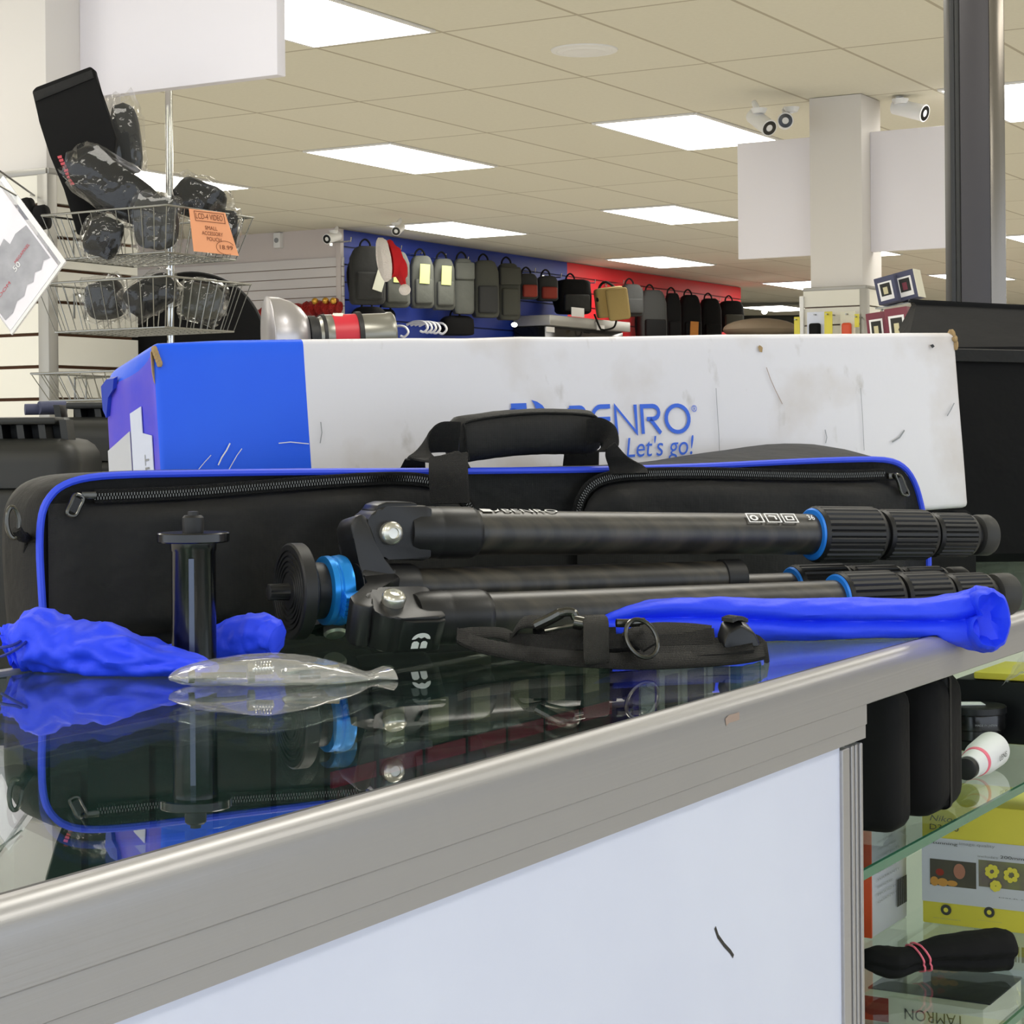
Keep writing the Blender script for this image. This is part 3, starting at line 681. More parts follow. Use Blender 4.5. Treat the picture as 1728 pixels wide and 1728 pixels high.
def zipper(zp, puller_at, pull_dir, parent):
    pts = smoothpts([bgp(*onbag(*p_, 0.005), 0.005) for p_ in zp], 10)
    o = obj('zip', MB().ribbon(pts, [Z * 0.011 if abs(0) else (pts[min(i+1, len(pts)-1)] - pts[max(i-1, 0)]).normalized().cross(g2) * 0.011 for i in range(len(pts))], 0.0012), 'web', parent)
    te = MB(); acc = 0
    for i in range(len(pts) - 1):
        seg = pts[i+1] - pts[i]; L_ = seg.length; d = seg.normalized(); nrm = d.cross(g2)
        while acc < L_:
            c = pts[i] + d * acc - g2 * 0.0012
            for s_ in (-1, 1):
                a = c + nrm * 0.0013 * s_ + d * (0.0006 * s_)
                vs = [a + d * x + nrm * y - g2 * z for x in (-.0005, .0005) for y in (-.0011, .0011) for z in (-.0006, .0006)]
                te.add(vs, [(0, 1, 3, 2), (4, 6, 7, 5), (0, 4, 5, 1), (2, 3, 7, 6), (0, 2, 6, 4), (1, 5, 7, 3)])
            acc += 0.0024
        acc -= L_
    tt = obj('teeth', te, 'steel_dark', o, 0); tag(tt, kind='stuff')
    p0 = bgp(*onbag(*puller_at[0], 0.01), 0.01)
    pl = MB(); q = [bgp(*onbag(*p_, 0.012), 0.012) for p_ in puller_at]
    pl.tube(smoothpts([q[0], q[1], q[2], q[3], q[4], q[5]], 5, True), 0.0017, 8, True)
    pl.prism([(-.004, -.003), (.0075, -.003), (.0085, 0), (.0075, .003), (-.004, .003)], bgp(*onbag(*puller_at[6], 0.0055), 0.0055), g1, Z, -g2 * 0.0045, r=0.0008)
    obj('zip_pull', pl, 'steel_dark', o)
    pl2 = MB(); c = (q[2] + q[3]) / 2; d = (q[0] + q[5]) / 2 - c
    pl2.prism([(-.0034, .002), (.0034, .002), (.0030, d.length * .9), (-.0030, d.length * .9)], c, d.normalized().cross(g2), d.normalized(), -g2 * 0.0012)
    obj('pull_tab', pl2, 'rubber', o)
zipper(zl[1:], [(127, 835), (119, 850), (113, 866), (126, 870), (134, 856), (140, 841), (143, 836)], None, pk1)
zipper(zr[:-1] + [(1492, 800)], [(1511, 801), (1516, 815), (1522, 833), (1533, 835), (1528, 822), (1520, 804), (1500, 803)], None, pk2)
# handle: padded grip with webbing straps
hd = MB(); hA, hB = P(762, 744, 1.735), P(1002, 730, 1.83); hx = (hB - hA).normalized(); hL = (hB - hA).length; hz = (Z - hx * hx.z).normalized(); hy = hz.cross(hx)
rings = []
for k in range(25):
    t = k / 24; e = min(1, min(t, 1 - t) / 0.07); f = 0.80 + 0.20 * math.sqrt(1 - (1 - e) ** 2)
    c = hA + hx * hL * t + hz * (0.004 * math.sin(math.pi * t))
    rings.append([c + (hy * math.cos(q) * 0.015 + hz * (abs(math.sin(q)) ** .8 * (1 if math.sin(q) > 0 else -1)) * 0.0205) * f * (1 + .02 * nz((t * 5, q, 0), 3)) for q in [2*math.pi*i/20 for i in range(20)]])
grip = obj('grip', hd.loft(rings), 'nylon', bag, 50)
sm = MB(); 
sm.tube(smoothpts([hA + hx * .006 - hy * .0158 - hz * .017, hA + hx * .004 - hy * .0150 + hz * .008, hA + hx * .012 - hy * .0118 + hz * .0165, hA + hx * hL * .5 - hy * .0110 + hz * .0205, hB - hx * .016 - hy * .0118 + hz * .0165, hB - hx * .006 - hy * .0148 + hz * .008, hB - hx * .004 - hy * .0158 - hz * .015], 8), 0.0012, 6)
obj('seam_piping', sm, 'web', grip)
def strap(pts, wv, name='handle_strap', th=0.0022, m_='web'):
    q = smoothpts([P(*p_) for p_ in pts], 6); ws = smoothpts([Vector(x) for x in wv], 6)
    return obj(name, MB().ribbon(q, ws, th), m_, bag, 50)
xr = g1 * 0.026
strap([(775, 738, 1.715), (740, 738, 1.712), (716, 748, 1.705), (706, 766, 1.69), (722, 776, 1.68), (752, 772, 1.675), (765, 790, 1.672)],
      [Z * .026 - g2 * .006, Z * .026 - g2 * .010, Z * .020 + g1 * .012, Z * .006 + g1 * .022 , g1 * .020 - g2 * .012, g1 * .026 + Z * .010, g1 * .034])
strap([(757, 768, 1.676), (757, 800, 1.662), (760, 850, 1.655)], [g1 * .038 + Z * .004, g1 * .038, g1 * .038])
strap([(700, 775, 1.72), (696, 792, 1.73), (690, 802, 1.74)], [g1 * .020, g1 * .026, g1 * .03])
strap([(990, 730, 1.80), (1012, 726, 1.80), (1028, 735, 1.795), (1028, 752, 1.79), (1022, 762, 1.785)],
      [Z * .024, Z * .022 - g2 * .006, Z * .016 + g1 * .014, g1 * .022 + Z * .006, g1 * .022])
strap([(1030, 752, 1.785), (1040, 770, 1.79), (1058, 788, 1.80), (1062, 800, 1.795)], [g1 * .010 + Z * .006, g1 * .024, g1 * .040, g1 * .042])
strap([(982, 760, 1.90), (980, 790, 1.91), (980, 805, 1.91)], [g1 * .040, g1 * .042, g1 * .042])
# metal ring and hook on the left end
rg = MB(); c = P(22, 882, 1.52); rg.tube([c + Vector((0.0042 * math.sin(q) - .002 * math.cos(q), 0.002 * math.sin(q), 0.0115 * math.cos(q))) @ Matrix.Rotation(math.radians(-8), 3, 'Y') for q in [2*math.pi*i/28 for i in range(28)]], 0.0019, 8, True)
rgo = obj('d_ring', rg, 'steel_dark', bag)
obj('ring_loop', MB().tube(smoothpts([P(28, 893, 1.52), P(36, 905, 1.525), P(44, 912, 1.54), P(40, 960, 1.55), P(44, 1020, 1.56), P(52, 1060, 1.56)], 6), [0.0042] * 12 + [0.0018] * 19, 8), 'web', bag)
# ------------------------------------------------------------------ tripod
A0, A1 = P(600, 995, 1.545), P(1240, 976, 1.699)
t_ = (A1 - A0).normalized(); cdir = Vector((t_.y, -t_.x, 0)).normalized(); up = cdir.cross(t_) * 1.0
if up.z < 0: up = -up
def axpt(px):                                          # point of the column axis seen at column px
    k = (px - CX) / F; return A0 + t_ * ((k * A0.y - A0.x) / (t_.x - k * t_.y))
tp = thing('tripod', axpt(620) * 1, 'folded black carbon tripod with blue locking knob lying on the glass', 'tripod')
tp.location = Vector((tp.location.x, tp.location.y, G0)); LOC[tp.name] = tp.location.copy()
s0 = lambda px: (axpt(px) - A0).dot(t_)
# mounting plate
mb = MB(); sp0, sp1 = s0(484), s0(508); RP = 0.0366
pr = [(sp0 - .0004, .004), (sp0, .010)]
for r in (.014, .018, .022, .026, .030): pr += [(sp0, r - .0012), (sp0 + .0012, r - .0008), (sp0 + .0012, r + .0008), (sp0, r + .0012)]
pr += [(sp0, RP - .0015), (sp0 + .0012, RP), (sp1 - .001, RP), (sp1, RP - .001), (sp1, .02)]
mb.lathe(A0, t_, pr, 64)
plate = obj('mounting_plate', mb, 'rubber', tp)
mb = MB(); mb.lathe(A0, t_, [(sp0 - .016, .0045), (sp0 - .0155, .0062, .0008), (sp0 - .001, .0066, .0008), (sp0, .0066)], 32)
obj('mounting_screw', mb, 'rubber', plate)
mb = MB(); mb.lathe(A0, t_, [(sp1, .024), (s0(518), .0245), (s0(522), .022), (s0(552), .021)], 48); obj('neck', mb, 'rubber', tp)
mb = MB(); k0, k1 = s0(541), s0(577)
mb.lathe(A0, t_, [(k0, .0235), (k0 + .001, .0262), (k0 + .0052, .0265), (k0 + .0062, .0250), (k0 + .0078, .0250), (k0 + .0088, .0262), (k1 - .003, .0270), (k1, .0262), (k1, .012)], 64)
knob = obj('locking_knob', mb, 'blue_metal', tp)
mb = MB(); gd = (cdir * .93 - up * .36).normalized(); gt = t_.cross(gd)
for i in range(5):
    a = (i - 2) * .0036
    mb.prism([(-.0016, 0), (.0016, 0), (.0012, .0088 - abs(i - 2) * .0007), (-.0012, .0088 - abs(i - 2) * .0007)], A0 + t_ * (k0 + .007) + gd * .0252 + gt * a, gt, gd, t_ * .0165)
mb.prism([(-.010, -.002), (.010, -.002), (.0085, .0062), (-.0085, .0062)], A0 + t_ * (k0 + .0075) + gd * .0252, gt, gd, t_ * .0155)
obj('knob_grip', mb, 'blue_metal', knob)
# centre column
mb = MB(); mb.lathe(A0, t_, [(s0(690), .0150), (s0(1218), .0150)], 40); ccol = obj('centre_column', mb, 'carbon', tp)
mb = MB(); mb.lathe(A0, t_, [(s0(1212), .0153), (s0(1213), .0163), (s0(1244), .0163), (s0(1246), .0150), (s0(1246), .004)], 40); obj('column_cap', mb, 'rubber', ccol)
mb = MB(); mb.lathe(A0, t_, [(s0(596), .020), (s0(600), .0215), (s0(640), .0195), (s0(690), .0190), (s0(697), .0175), (s0(698), .0150)], 40)
# leg frames
c60, s60 = math.cos(math.radians(30)), .5
LEGS = {'top': (P(644, 898, 1.562), P(1659, 903, 1.825), up, cdir),
        'front': (P(656, 1046, 1.494), P(1690, 1003, 1.755), (cdir * c60 - up * s60), (cdir * s60 + up * c60)),
        'back': (A0 + (P(656, 1046, 1.494) - A0) - cdir * 2 * (P(656, 1046, 1.494) - A0).dot(cdir), P(1612, 991, 1.825), (-cdir * c60 - up * s60), (-cdir * s60 + up * c60))}
# the spider: a core with three forked shoulders
for nm, (H, E_, rd, pin) in LEGS.items():
    rr = (H - A0) - t_ * (H - A0).dot(t_); rl = rr.length; rn = rr.normalized(); tn = t_.cross(rn)
    hs = (H - A0).dot(t_)
    # shoulder block behind the hinge, rounded at its outer end, with a web down to the core
    ra_, rb_ = s0(597) - hs, s0(655) - hs
    poly = [(ra_, 0), (ra_, rl * .45), (min(ra_, -.030), rl * .85), (-.032, rl + .004), (-.028, rl + .011), (-.022, rl + .013), (-.017, rl + .009), (-.012, rl * .75), (rb_ - .012, rl * .45), (rb_, rl * .30), (rb_, 0)]
    mb.prism(poly, A0 + t_ * hs - tn * .0165, t_, rn, tn * .033, r=.0025)
obj('spider', mb, 'magnesium', tp, 40)
COLL = {'top': ((1368, 1474, .0246), (1480, 1563, .0225), (1566, 1634, .0200), (1644, 1667, .0186)),
        'front': ((1408, 1503, .0246), (1508, 1588, .0225), (1592, 1660, .0200), (1672, 1702, .0186)),
        'back': ((1333, 1424, .0246), (1428, 1512, .0225), (1516, 1588, .0200), (1598, 1624, .0186))}
for nm, (H, E_, rd, pin) in LEGS.items():
    ax = (E_ - H).normalized(); rd = (rd - ax * rd.dot(ax)).normalized(); pn = ax.cross(rd)
    if pn.dot(pin) < 0: pn = -pn
    def ls(px):
        k = (px - CX) / F; return (k * H.y - H.x) / (ax.x - k * ax.y)
    c = COLL[nm]; e0 = ls(c[0][0])
    leg = obj('leg', MB().lathe(H, ax, [(.075, .0178), (e0 + .01, .0176)], 48), 'carbon', tp)
    tag(leg, {'top': 'uppermost carbon leg with white lettering', 'front': 'lower carbon leg nearest the viewer', 'back': 'lower carbon leg farthest from the viewer'}[nm])
    obj('leg_sleeve', MB().lathe(H, ax, [(.020, .0185), (.026, .0200), (.044, .0206), (.045, .0203), (.047, .0206), (.074, .0206), (.079, .0190), (.080, .0178)], 48), 'magnesium', leg)
    hb = MB(); pf = [(.0205 * math.cos(math.radians(a)), .0205 * math.sin(math.radians(a))) for a in range(90, 271, 10)] + [(.030, -.0215), (.036, -.019), (.036, .019), (.030, .0215)]
    hb.prism(pf, H - pn * .0155, ax, rd, pn * .031, r=.0018)
    obj('hinge', hb, 'magnesium', leg, 40)
    lt_ = MB(); q0 = -.012 if nm == 'top' else -.001
    lt_.prism([(q0, .0175), (q0 + .003, .0215), (q0 + .010, .0238), (q0 + .030, .0240), (q0 + .036, .0225), (q0 + .036, .0150), (q0, .0120)], H - pn * .0135, ax, rd, pn * .027, r=.0012)
    la = obj('angle_lock', lt_, 'anod', leg, 40)
    if nm == 'front':
        em_ = MB(); o_ = H + rd * .0246 + ax * .017 - pn * .002
        ux, uy = ax, pn                                 # emblem reads upright towards the bolt
        q = [(-.0062 * math.cos(math.radians(a)), .0005 + .0048 * math.sin(math.radians(a))) for a in range(0, 181, 15)] + [(.0040, .0008), (.002, .0022), (0, .0012), (-.002, .0022), (-.0040, .0008)]
        em_.add([o_ + ux * a * 1.2 + uy * b_ * 1.2 for a, b_ in q], [tuple(range(len(q)))])
        for x0, x1 in ((-.0055, -.0006), (.0006, .0050)):
            q = [(x0, -.0062), (x1, -.0062), (x1, -.0022), (x1 - .0016, -.0008), (x0 + .0010, -.0008), (x0, -.002)]
            em_.add([o_ + ux * a * 1.2 + uy * b_ * 1.2 for a, b_ in q], [tuple(range(len(q)))])
        obj('emblem', em_, 'ink_white', la, 0)
    bo_ = MB(); bo_.lathe(H, pn, [(.0150, .0085), (.0205, .0092), (.0222, .0086), (.0240, .0066), (.0246, .0042), (.0232, .0040), (.0231, .001)], 28)
    bo_.lathe(H, -pn, [(.0150, .0085), (.0215, .0092), (.0235, .0076), (.0240, .001)], 28)
    obj('bolt', bo_, 'bolt', leg, 40)
    obj('accent_ring', MB().lathe(H, ax, [(e0 - .0012, .0178), (e0 - .0010, .0212), (e0 + .0004, .0226), (e0 + .002, .018)], 48), 'blue_ring', leg)
    for i, (x0, x1, r) in enumerate(c[:3]):
        a, b_ = ls(x0), ls(x1); d = .0013
        obj('twist_lock', MB().lathe(H, ax, [(a, r - .005), (a + .0008, r - .0016), (a + .004, r - .0003), (a + .0045, r, d), (b_ - .0055, r, d), (b_ - .005, r - .0003), (b_ - .0015, r - .0015), (b_, r - .0045), (b_, r - .010)], 112), 'rubber', leg, 30)
        if i < 3: obj('tube_end', MB().lathe(H, ax, [(b_ - .004, r - .0065), (ls(c[i+1][0]) + .004, r - .0065)], 32), 'rubber', leg)
    a, b_ = ls(c[3][0]), ls(c[3][1]); r = c[3][2]
    obj('foot', MB().lathe(H, ax, [(a - .002, r - .006), (a, r - .001), (a + .002, r), (b_ - .003, r), (b_ - .0008, r - .0012), (b_, r - .004), (b_ + .0005, .004)], 48), 'rubber_grey', leg)
    if nm == 'top':
        # white wording on the upper flank of the tube
        th = math.radians(13); nn = (rd * math.cos(th) + pn * math.sin(th)).normalized(); yy = ax.cross(nn)
        if yy.dot(pn) > 0: yy = -yy
        a0_, a1_ = ls(842), ls(934)
        oo = H + nn * .0181
        wd = text('BENRO', oo + ax * a0_ - yy * .0042, ax * (a1_ - a0_), yy * .0085, nn, 'ink_white', leg, 'brand_lettering')
        lg = MB(); b0_ = ls(806)
        lg.add([oo + ax * (b0_ + x) + yy * (y - .0042) + nn * .0004 for x, y in ((0, 0), (.009, 0), (.009, .0075), (0, .0085))], [(0, 1, 2, 3)])
        lg.add([oo + ax * (b0_ + x) + yy * (y - .0042) + nn * .0004 for x, y in ((.011, .0), (.0155, .003), (.0165, .009), (.014, .0045), (.0105, .002))], [(0, 1, 2, 3, 4)])
        obj('emblem', lg, 'ink_white', leg, 0)
        th = math.radians(42); nn = (rd * math.cos(th) + pn * math.sin(th)).normalized(); yy = ax.cross(nn)
        if yy.dot(pn) > 0: yy = -yy
        oo = H + nn * .0180; ic = MB()
        for k, (x0, x1) in enumerate(((1246, 1270), (1277, 1299), (1305, 1327))):
            a, b_ = ls(x0), ls(x1); w_ = b_ - a
            ic.stroke([(.0, .0), (1, 0), (1, 1), (0, 1)], .10, oo + ax * a - yy * .005, ax * w_, yy * .010, nn, True, ht=.0012)
            if k == 0: ic.stroke(arc(.42, .5, .22, .26, 0, 360, 12)[:-1], .14, oo + ax * a - yy * .005, ax * w_, yy * .010, nn, True, ht=.0012)
            if k == 1: ic.stroke([(.25, .75), (.7, .7), (.72, .3)], .13, oo + ax * a - yy * .005, ax * w_, yy * .010, nn, ht=.0012)
            if k == 2: ic.stroke([(.25, .28), (.75, .28), (.75, .7), (.25, .7)], .12, oo + ax * a - yy * .005, ax * w_, yy * .010, nn, True, ht=.0012)
        obj('weight_icons', ic, 'ink_white', leg, 0)
        text('36', oo + ax * ls(1347) - yy * .002, ax * (ls(1358) - ls(1347)), yy * .006, nn, 'ink_white', leg, 'size_lettering', ht=.0012)
# ------------------------------------------------------------------ short centre column standing upright
cb = Vector(ground(328, 1130, G0)); 
sc_ = thing('short_column', cb, 'short black centre column standing upright on its end in front of the bag', 'tripod column')
obj('tube', MB().lathe(cb, Z, [(0.0005, .0150), (.0012, .0158), (.0845, .0158), (.0855, .0165), (.0925, .0165), (.0935, .0200)], 64), 'anod_gloss', sc_)
obj('plate', MB().lathe(cb, Z, [(.0905, .018), (.0910, .0252), (.0918, .0258), (.0972, .0258), (.0980, .0250), (.0982, .004)], 64), 'anod_gloss', sc_)
obj('painted_highlight', MB().prism([(-.0019, .004), (.0019, .004), (.0019, .080), (-.0019, .080)], cb - Vector((-.0010, .0156, 0)), Vector((1, 0, 0)), Z, Vector((0, -.0006, 0))), mat('highlight_paint', '#4e5566', .25, .4), sc_)  # pale strip paints the upright highlight on the gloss tube; no real slot
kn = MB(); kn.lathe(cb, Z, [(.098, .0074), (.1045, .0078), (.1085, .0076), (.110, .0062), (.1102, .001)], 28); kn.lathe(cb, Z, [(.1100, .0040), (.1128, .0038), (.113, .001)], 20)
obj('screw', kn, 'rubber', sc_)
# ------------------------------------------------------------------ blue pouches
def pouch(name, path, label, ru, wr=0.10, fold=None, seed=0, nrm=44, sub=6, ends=None, flat=0.0):
    """cloth bag: path of (px,py,depth) centres with (half height, half depth) radii; wrinkled skin resting on the glass"""
    pts = smoothpts([P(*p_) for p_ in path], sub); rr = smoothpts([Vector((a, b, 0)) for a, b in ru], sub)
    rings = []; n_ = len(pts)
    for i, p_ in enumerate(pts):
        t = (pts[min(i+1, n_-1)] - pts[max(i-1, 0)]).normalized(); sd = Vector((t.y, -t.x, 0)).normalized(); u_ = sd.cross(t)
        if u_.z < 0: u_ = -u_
        k = i / (n_ - 1); ring = []
        for j in range(nrm):
            th = 2 * math.pi * j / nrm; c, s_ = math.cos(th), math.sin(th)
            f = 1 + wr * (nz((k * 7 + seed, c * 1.3, s_ * 1.3), 1.6) + .5 * nz((k * 22 + seed, c * 2.5, s_ * 2.5), 1.3))
            if fold: f *= fold(k, th)
            q = p_ + sd * (c * rr[i].y * f) + u_ * (s_ * rr[i].x * f)
            if q.z < flat and flat: q.z = flat + (q.z - flat) * .04
            ring.append(q)
        rings.append(ring)
    return rings, pts
FLAT = G0 + 0.0008
# 1 drawstring pouch in front of the upright column
rings, pts = pouch('p', [(14, 1098, 1.445), (30, 1092, 1.445), (48, 1085, 1.442), (70, 1084, 1.437), (110, 1095, 1.430), (160, 1102, 1.422), (220, 1110, 1.412), (280, 1118, 1.402), (330, 1124, 1.392), (362, 1128, 1.388)], '',
    [(.015, .012), (.016, .014), (.021, .019), (.0235, .024), (.020, .028), (.0200, .030), (.0165, .026), (.0115, .020), (.0072, .014), (.004, .008)], .24,
    fold=lambda k, th: 1 + (.16 * math.sin(th * 9 + k * 14) * max(0, 1 - k / .30)) + .05 * math.sin(th * 5 + k * 31) - .13 * math.exp(-((k - .19) / .03) ** 2) + .07 * math.exp(-((k - .50) / .035) ** 2) * max(0, math.sin(th)), seed=3, sub=9, flat=FLAT)
cen = pts[0]
inner = [[cen + (p_ - cen) * .80 + (pts[3] - pts[0]) * 2.2 for p_ in rings[0]], [cen + (p_ - cen) * .3 + (pts[3] - pts[0]) * 3.4 for p_ in rings[0]]]
bp1 = thing('drawstring_pouch', Vector((pts[30].x, pts[30].y, G0)), 'blue drawstring pouch with gathered mouth at the far left end of the counter', 'pouch')
obj('pouch', MB().loft(inner[::-1] + rings, True), 'blue_cloth', bp1, 60)
cd = MB()
cd.tube(smoothpts([P(52, 1066, 1.425), P(30, 1085, 1.415), P(8, 1092, 1.41), P(-20, 1094, 1.42)], 6), .0011, 6)
cd.tube(smoothpts([P(50, 1078, 1.42), P(36, 1090, 1.412), P(18, 1101, 1.41), P(2, 1108, 1.415)], 6), .0011, 6)
obj('cord', cd, mat('navy_cord', '#1c2c8c', 0.6), bp1)
# 2 second pouch lying behind the column
rings, pts = pouch('q', [(262, 1100, 1.475), (300, 1100, 1.478), (345, 1094, 1.480), (385, 1082, 1.478), (425, 1073, 1.472), (455, 1076, 1.462), (468, 1080, 1.458)], '',
    [(.004, .006), (.007, .012), (.011, .015), (.015, .0165), (.0165, .0160), (.0155, .013), (.011, .009)], .13,
    fold=lambda k, th: 1 - .22 * math.exp(-((th - 5.4) / .35) ** 2) * max(0, 1 - abs(k - .86) / .14), seed=9, sub=8, flat=FLAT)
o = obj('pouch', MB().loft(rings, True), 'blue_cloth', None, 60); tag(o, 'blue cloth pouch lying behind the upright black column', 'pouch')
# 3 long folded pouch hanging over the rim at right
fp = [(985, 1052, 1.560), (1020, 1050, 1.565), (1080, 1048, 1.572), (1160, 1046, 1.580), (1240, 1046, 1.588), (1320, 1046, 1.596), (1400, 1044, 1.602), (1480, 1043, 1.612), (1560, 1045, 1.620), (1620, 1045, 1.628), (1655, 1045, 1.628), (1672, 1046, 1.606)]
fr = [(.003, .008), (.008, .014), (.0150, .020), (.0175, .022), (.0175, .022), (.0170, .021), (.0165, .020), (.0160, .018), (.0170, .018), (.0225, .0185), (.0262, .0190), (.0248, .0165)]
def foldf(k, th):
    th0 = .10 + .25 * math.sin(k * 7.5)
    d = math.atan2(math.sin(th - th0), math.cos(th - th0))
    w_ = max(0, min(1, (k - .05) / .12)) * (1 - .25 * math.exp(-((k - .60) / .06) ** 2))
    return 1 - .52 * math.exp(-(d / .22) ** 2) * w_ + .10 * math.exp(-((d + .75) / .35) ** 2) + .06 * math.exp(-((d - .75) / .35) ** 2)
rings, pts = pouch('r', fp, '', fr, .10, foldf, 21, 64, 8)
for i, rg_ in enumerate(rings):
    for q in rg_:
        v_ = uv(q)[1]
        lim = FLAT if v_ > FV + .001 else (G0 + .0028 if v_ > FV - .008 else None)
        if lim and q.z < lim: q.z = lim + (q.z - lim) * .03
end = rings[-1]; ec = sum(end, Vector()) / len(end); tdir = (pts[-1] - pts[-4]).normalized()
r2 = [ec + (p_ - ec) * .88 + tdir * .003 for p_ in end]
r3 = [ec + (p_ - ec) * (.66 + .10 * math.cos(3 * (2*math.pi*j/64) + .6)) - tdir * (.002 + .006 * (1 + math.cos(2 * math.pi * j / 64 + .5))) for j, p_ in enumerate(end)]
r4 = [ec + (p_ - ec) * .22 - tdir * .012 + up * .002 for p_ in end]
o = obj('pouch', MB().loft(rings + [r2, r3, r4], True), 'blue_cloth', None, 50); tag(o, 'long folded blue cloth pouch draped over the counter edge at right', 'pouch')
# ------------------------------------------------------------------ clear bag of screws
pb = thing('hardware_bag', ground(470, 1150, G0), 'small clear plastic bag of tripod screws and keys lying at the front of the glass', 'plastic bag')
pp = [(290, 1141, 1.345), (310, 1139, 1.345), (350, 1136, 1.347), (410, 1133, 1.350), (470, 1132, 1.354), (530, 1135, 1.360), (580, 1139, 1.366), (612, 1142, 1.371), (630, 1140, 1.374), (655, 1138, 1.378)]
pr_ = [(.002, .012), (.0055, .020), (.0085, .026), (.0105, .030), (.0115, .030), (.0100, .028), (.0070, .024), (.0040, .018), (.0030, .013), (.0055, .020)]
rings, pts = pouch('f', pp, '', pr_, .10, lambda k, th: 1 + .05 * math.sin(th * 5 + k * 9), 5, 36, 8, flat=FLAT)
obj('clear_film', MB().loft(rings, True), 'film', pb, 60)
def on(px, py, d): return P(px, py - 1.5, d - .013)
mb = MB(); mb.cyl(on(418, 1138, 1.348), on(428, 1137, 1.349), .0070, n=6); mb.cyl(on(426, 1132, 1.345), on(460, 1130, 1.347), .0034)
hx_ = [on(430 + 30 * i / 90, 1129.5 - 2 * i / 90, 1.345) + Vector((0, .0042 * math.cos(i * .42), .0042 * math.sin(i * .42))) for i in range(91)]
mb.tube(hx_, .0006, 6)
obj('screw', mb, 'chrome', pb)
mb = MB(); mb.tube(smoothpts([on(478, 1133, 1.352), on(486, 1136, 1.353), on(505, 1133, 1.354), on(550, 1130, 1.358), on(572, 1128, 1.360)], 6), .0024, 6)
obj('hex_key', mb, 'chrome', pb)
mb = MB(); mb.tube(smoothpts([on(340, 1142, 1.345), on(380, 1140, 1.347), on(415, 1141, 1.350)], 6), .0020, 6); mb.cyl(on(318, 1143, 1.345), on(328, 1143, 1.346), .0046, n=16); mb.cyl(on(505, 1143, 1.352), on(540, 1141, 1.356), .0022)
obj('hex_key', mb, 'steel', pb)
# ------------------------------------------------------------------ rolled shoulder strap with snap hook
ss = thing('shoulder_strap', ground(1040, 1118, G0), 'rolled black webbing shoulder strap with snap hook lying in front of the tripod', 'strap')
def sw(pts, wv, m_='web', name='webbing', th=.0024):
    q = smoothpts([P(*p_) for p_ in pts], 7); ws = smoothpts([Vector(x) for x in wv], 7) if isinstance(wv, list) else wv
    return obj(name, MB().ribbon(q, ws, th), m_, ss, 50)
lay = Vector((0.004, .020, .008)); edge = Vector((0, .010, .011))
sw([(771, 1081, 1.448), (800, 1094, 1.440), (850, 1106, 1.430), (920, 1116, 1.422), (1000, 1122, 1.418), (1080, 1125, 1.420), (1180, 1121, 1.432), (1250, 1115, 1.444), (1288, 1108, 1.456)], Vector((0, .020, .0085)), th=.003)
sw([(772, 1079, 1.452), (800, 1076, 1.462), (845, 1077, 1.468), (866, 1086, 1.462)], Vector((.002, .022, .005)))
sw([(860, 1092, 1.455), (872, 1070, 1.452), (888, 1058, 1.450), (925, 1060, 1.455)], Vector((.004, .018, .007)))
sw([(862, 1092, 1.445), (900, 1094, 1.438), (960, 1096, 1.434), (1040, 1094, 1.434), (1080, 1090, 1.438)], edge, th=.005)
sw([(900, 1082, 1.452), (960, 1084, 1.448), (1040, 1082, 1.446)], edge, th=.005)
sw([(858, 1100, 1.448), (930, 1108, 1.440), (1000, 1112, 1.434), (1100, 1112, 1.436), (1200, 1108, 1.444), (1270, 1100, 1.456)], Vector((0, .016, .007)), th=.004)
sw([(1075, 1078, 1.455), (1110, 1074, 1.460), (1160, 1075, 1.466), (1200, 1079, 1.470)], Vector((.002, .016, .012)), 'web_grey')
sw([(1090, 1094, 1.448), (1140, 1095, 1.452), (1190, 1086, 1.462), (1203, 1084, 1.468)], Vector((0, .014, .012)), th=.004)
sw([(1200, 1102, 1.462), (1230, 1098, 1.468), (1262, 1092, 1.474), (1288, 1100, 1.468), (1292, 1112, 1.458)], Vector((0, .016, .012)), th=.004)
# hook-and-loop band round the roll
bd = [P(x, y, d) for x, y, d in ((998, 1054, 1.450), (1003, 1050, 1.436), (1006, 1062, 1.423), (1006, 1090, 1.414), (1007, 1118, 1.409), (1010, 1129, 1.414), (1014, 1128, 1.440), (1008, 1100, 1.456))]
obj('wrap_band', MB().ribbon(smoothpts(bd, 5, True), t_ * .0205, .0022, True), 'web_grey', ss, 50)
# D-ring
rc = P(1083, 1086, 1.416); rx_ = P(1110, 1096, 1.418) - P(1056, 1080, 1.416); ry_ = Vector((0, .004, .0125))
obj('d_ring', MB().tube([rc + rx_ * .5 * math.cos(q) + ry_ * math.sin(q) for q in [2*math.pi*i/36 for i in range(36)]], .0016, 8, True), 'steel_dark', ss)
sw([(1062, 1072, 1.440), (1078, 1082, 1.428), (1098, 1100, 1.420)], Vector((.012, .010, .006)))
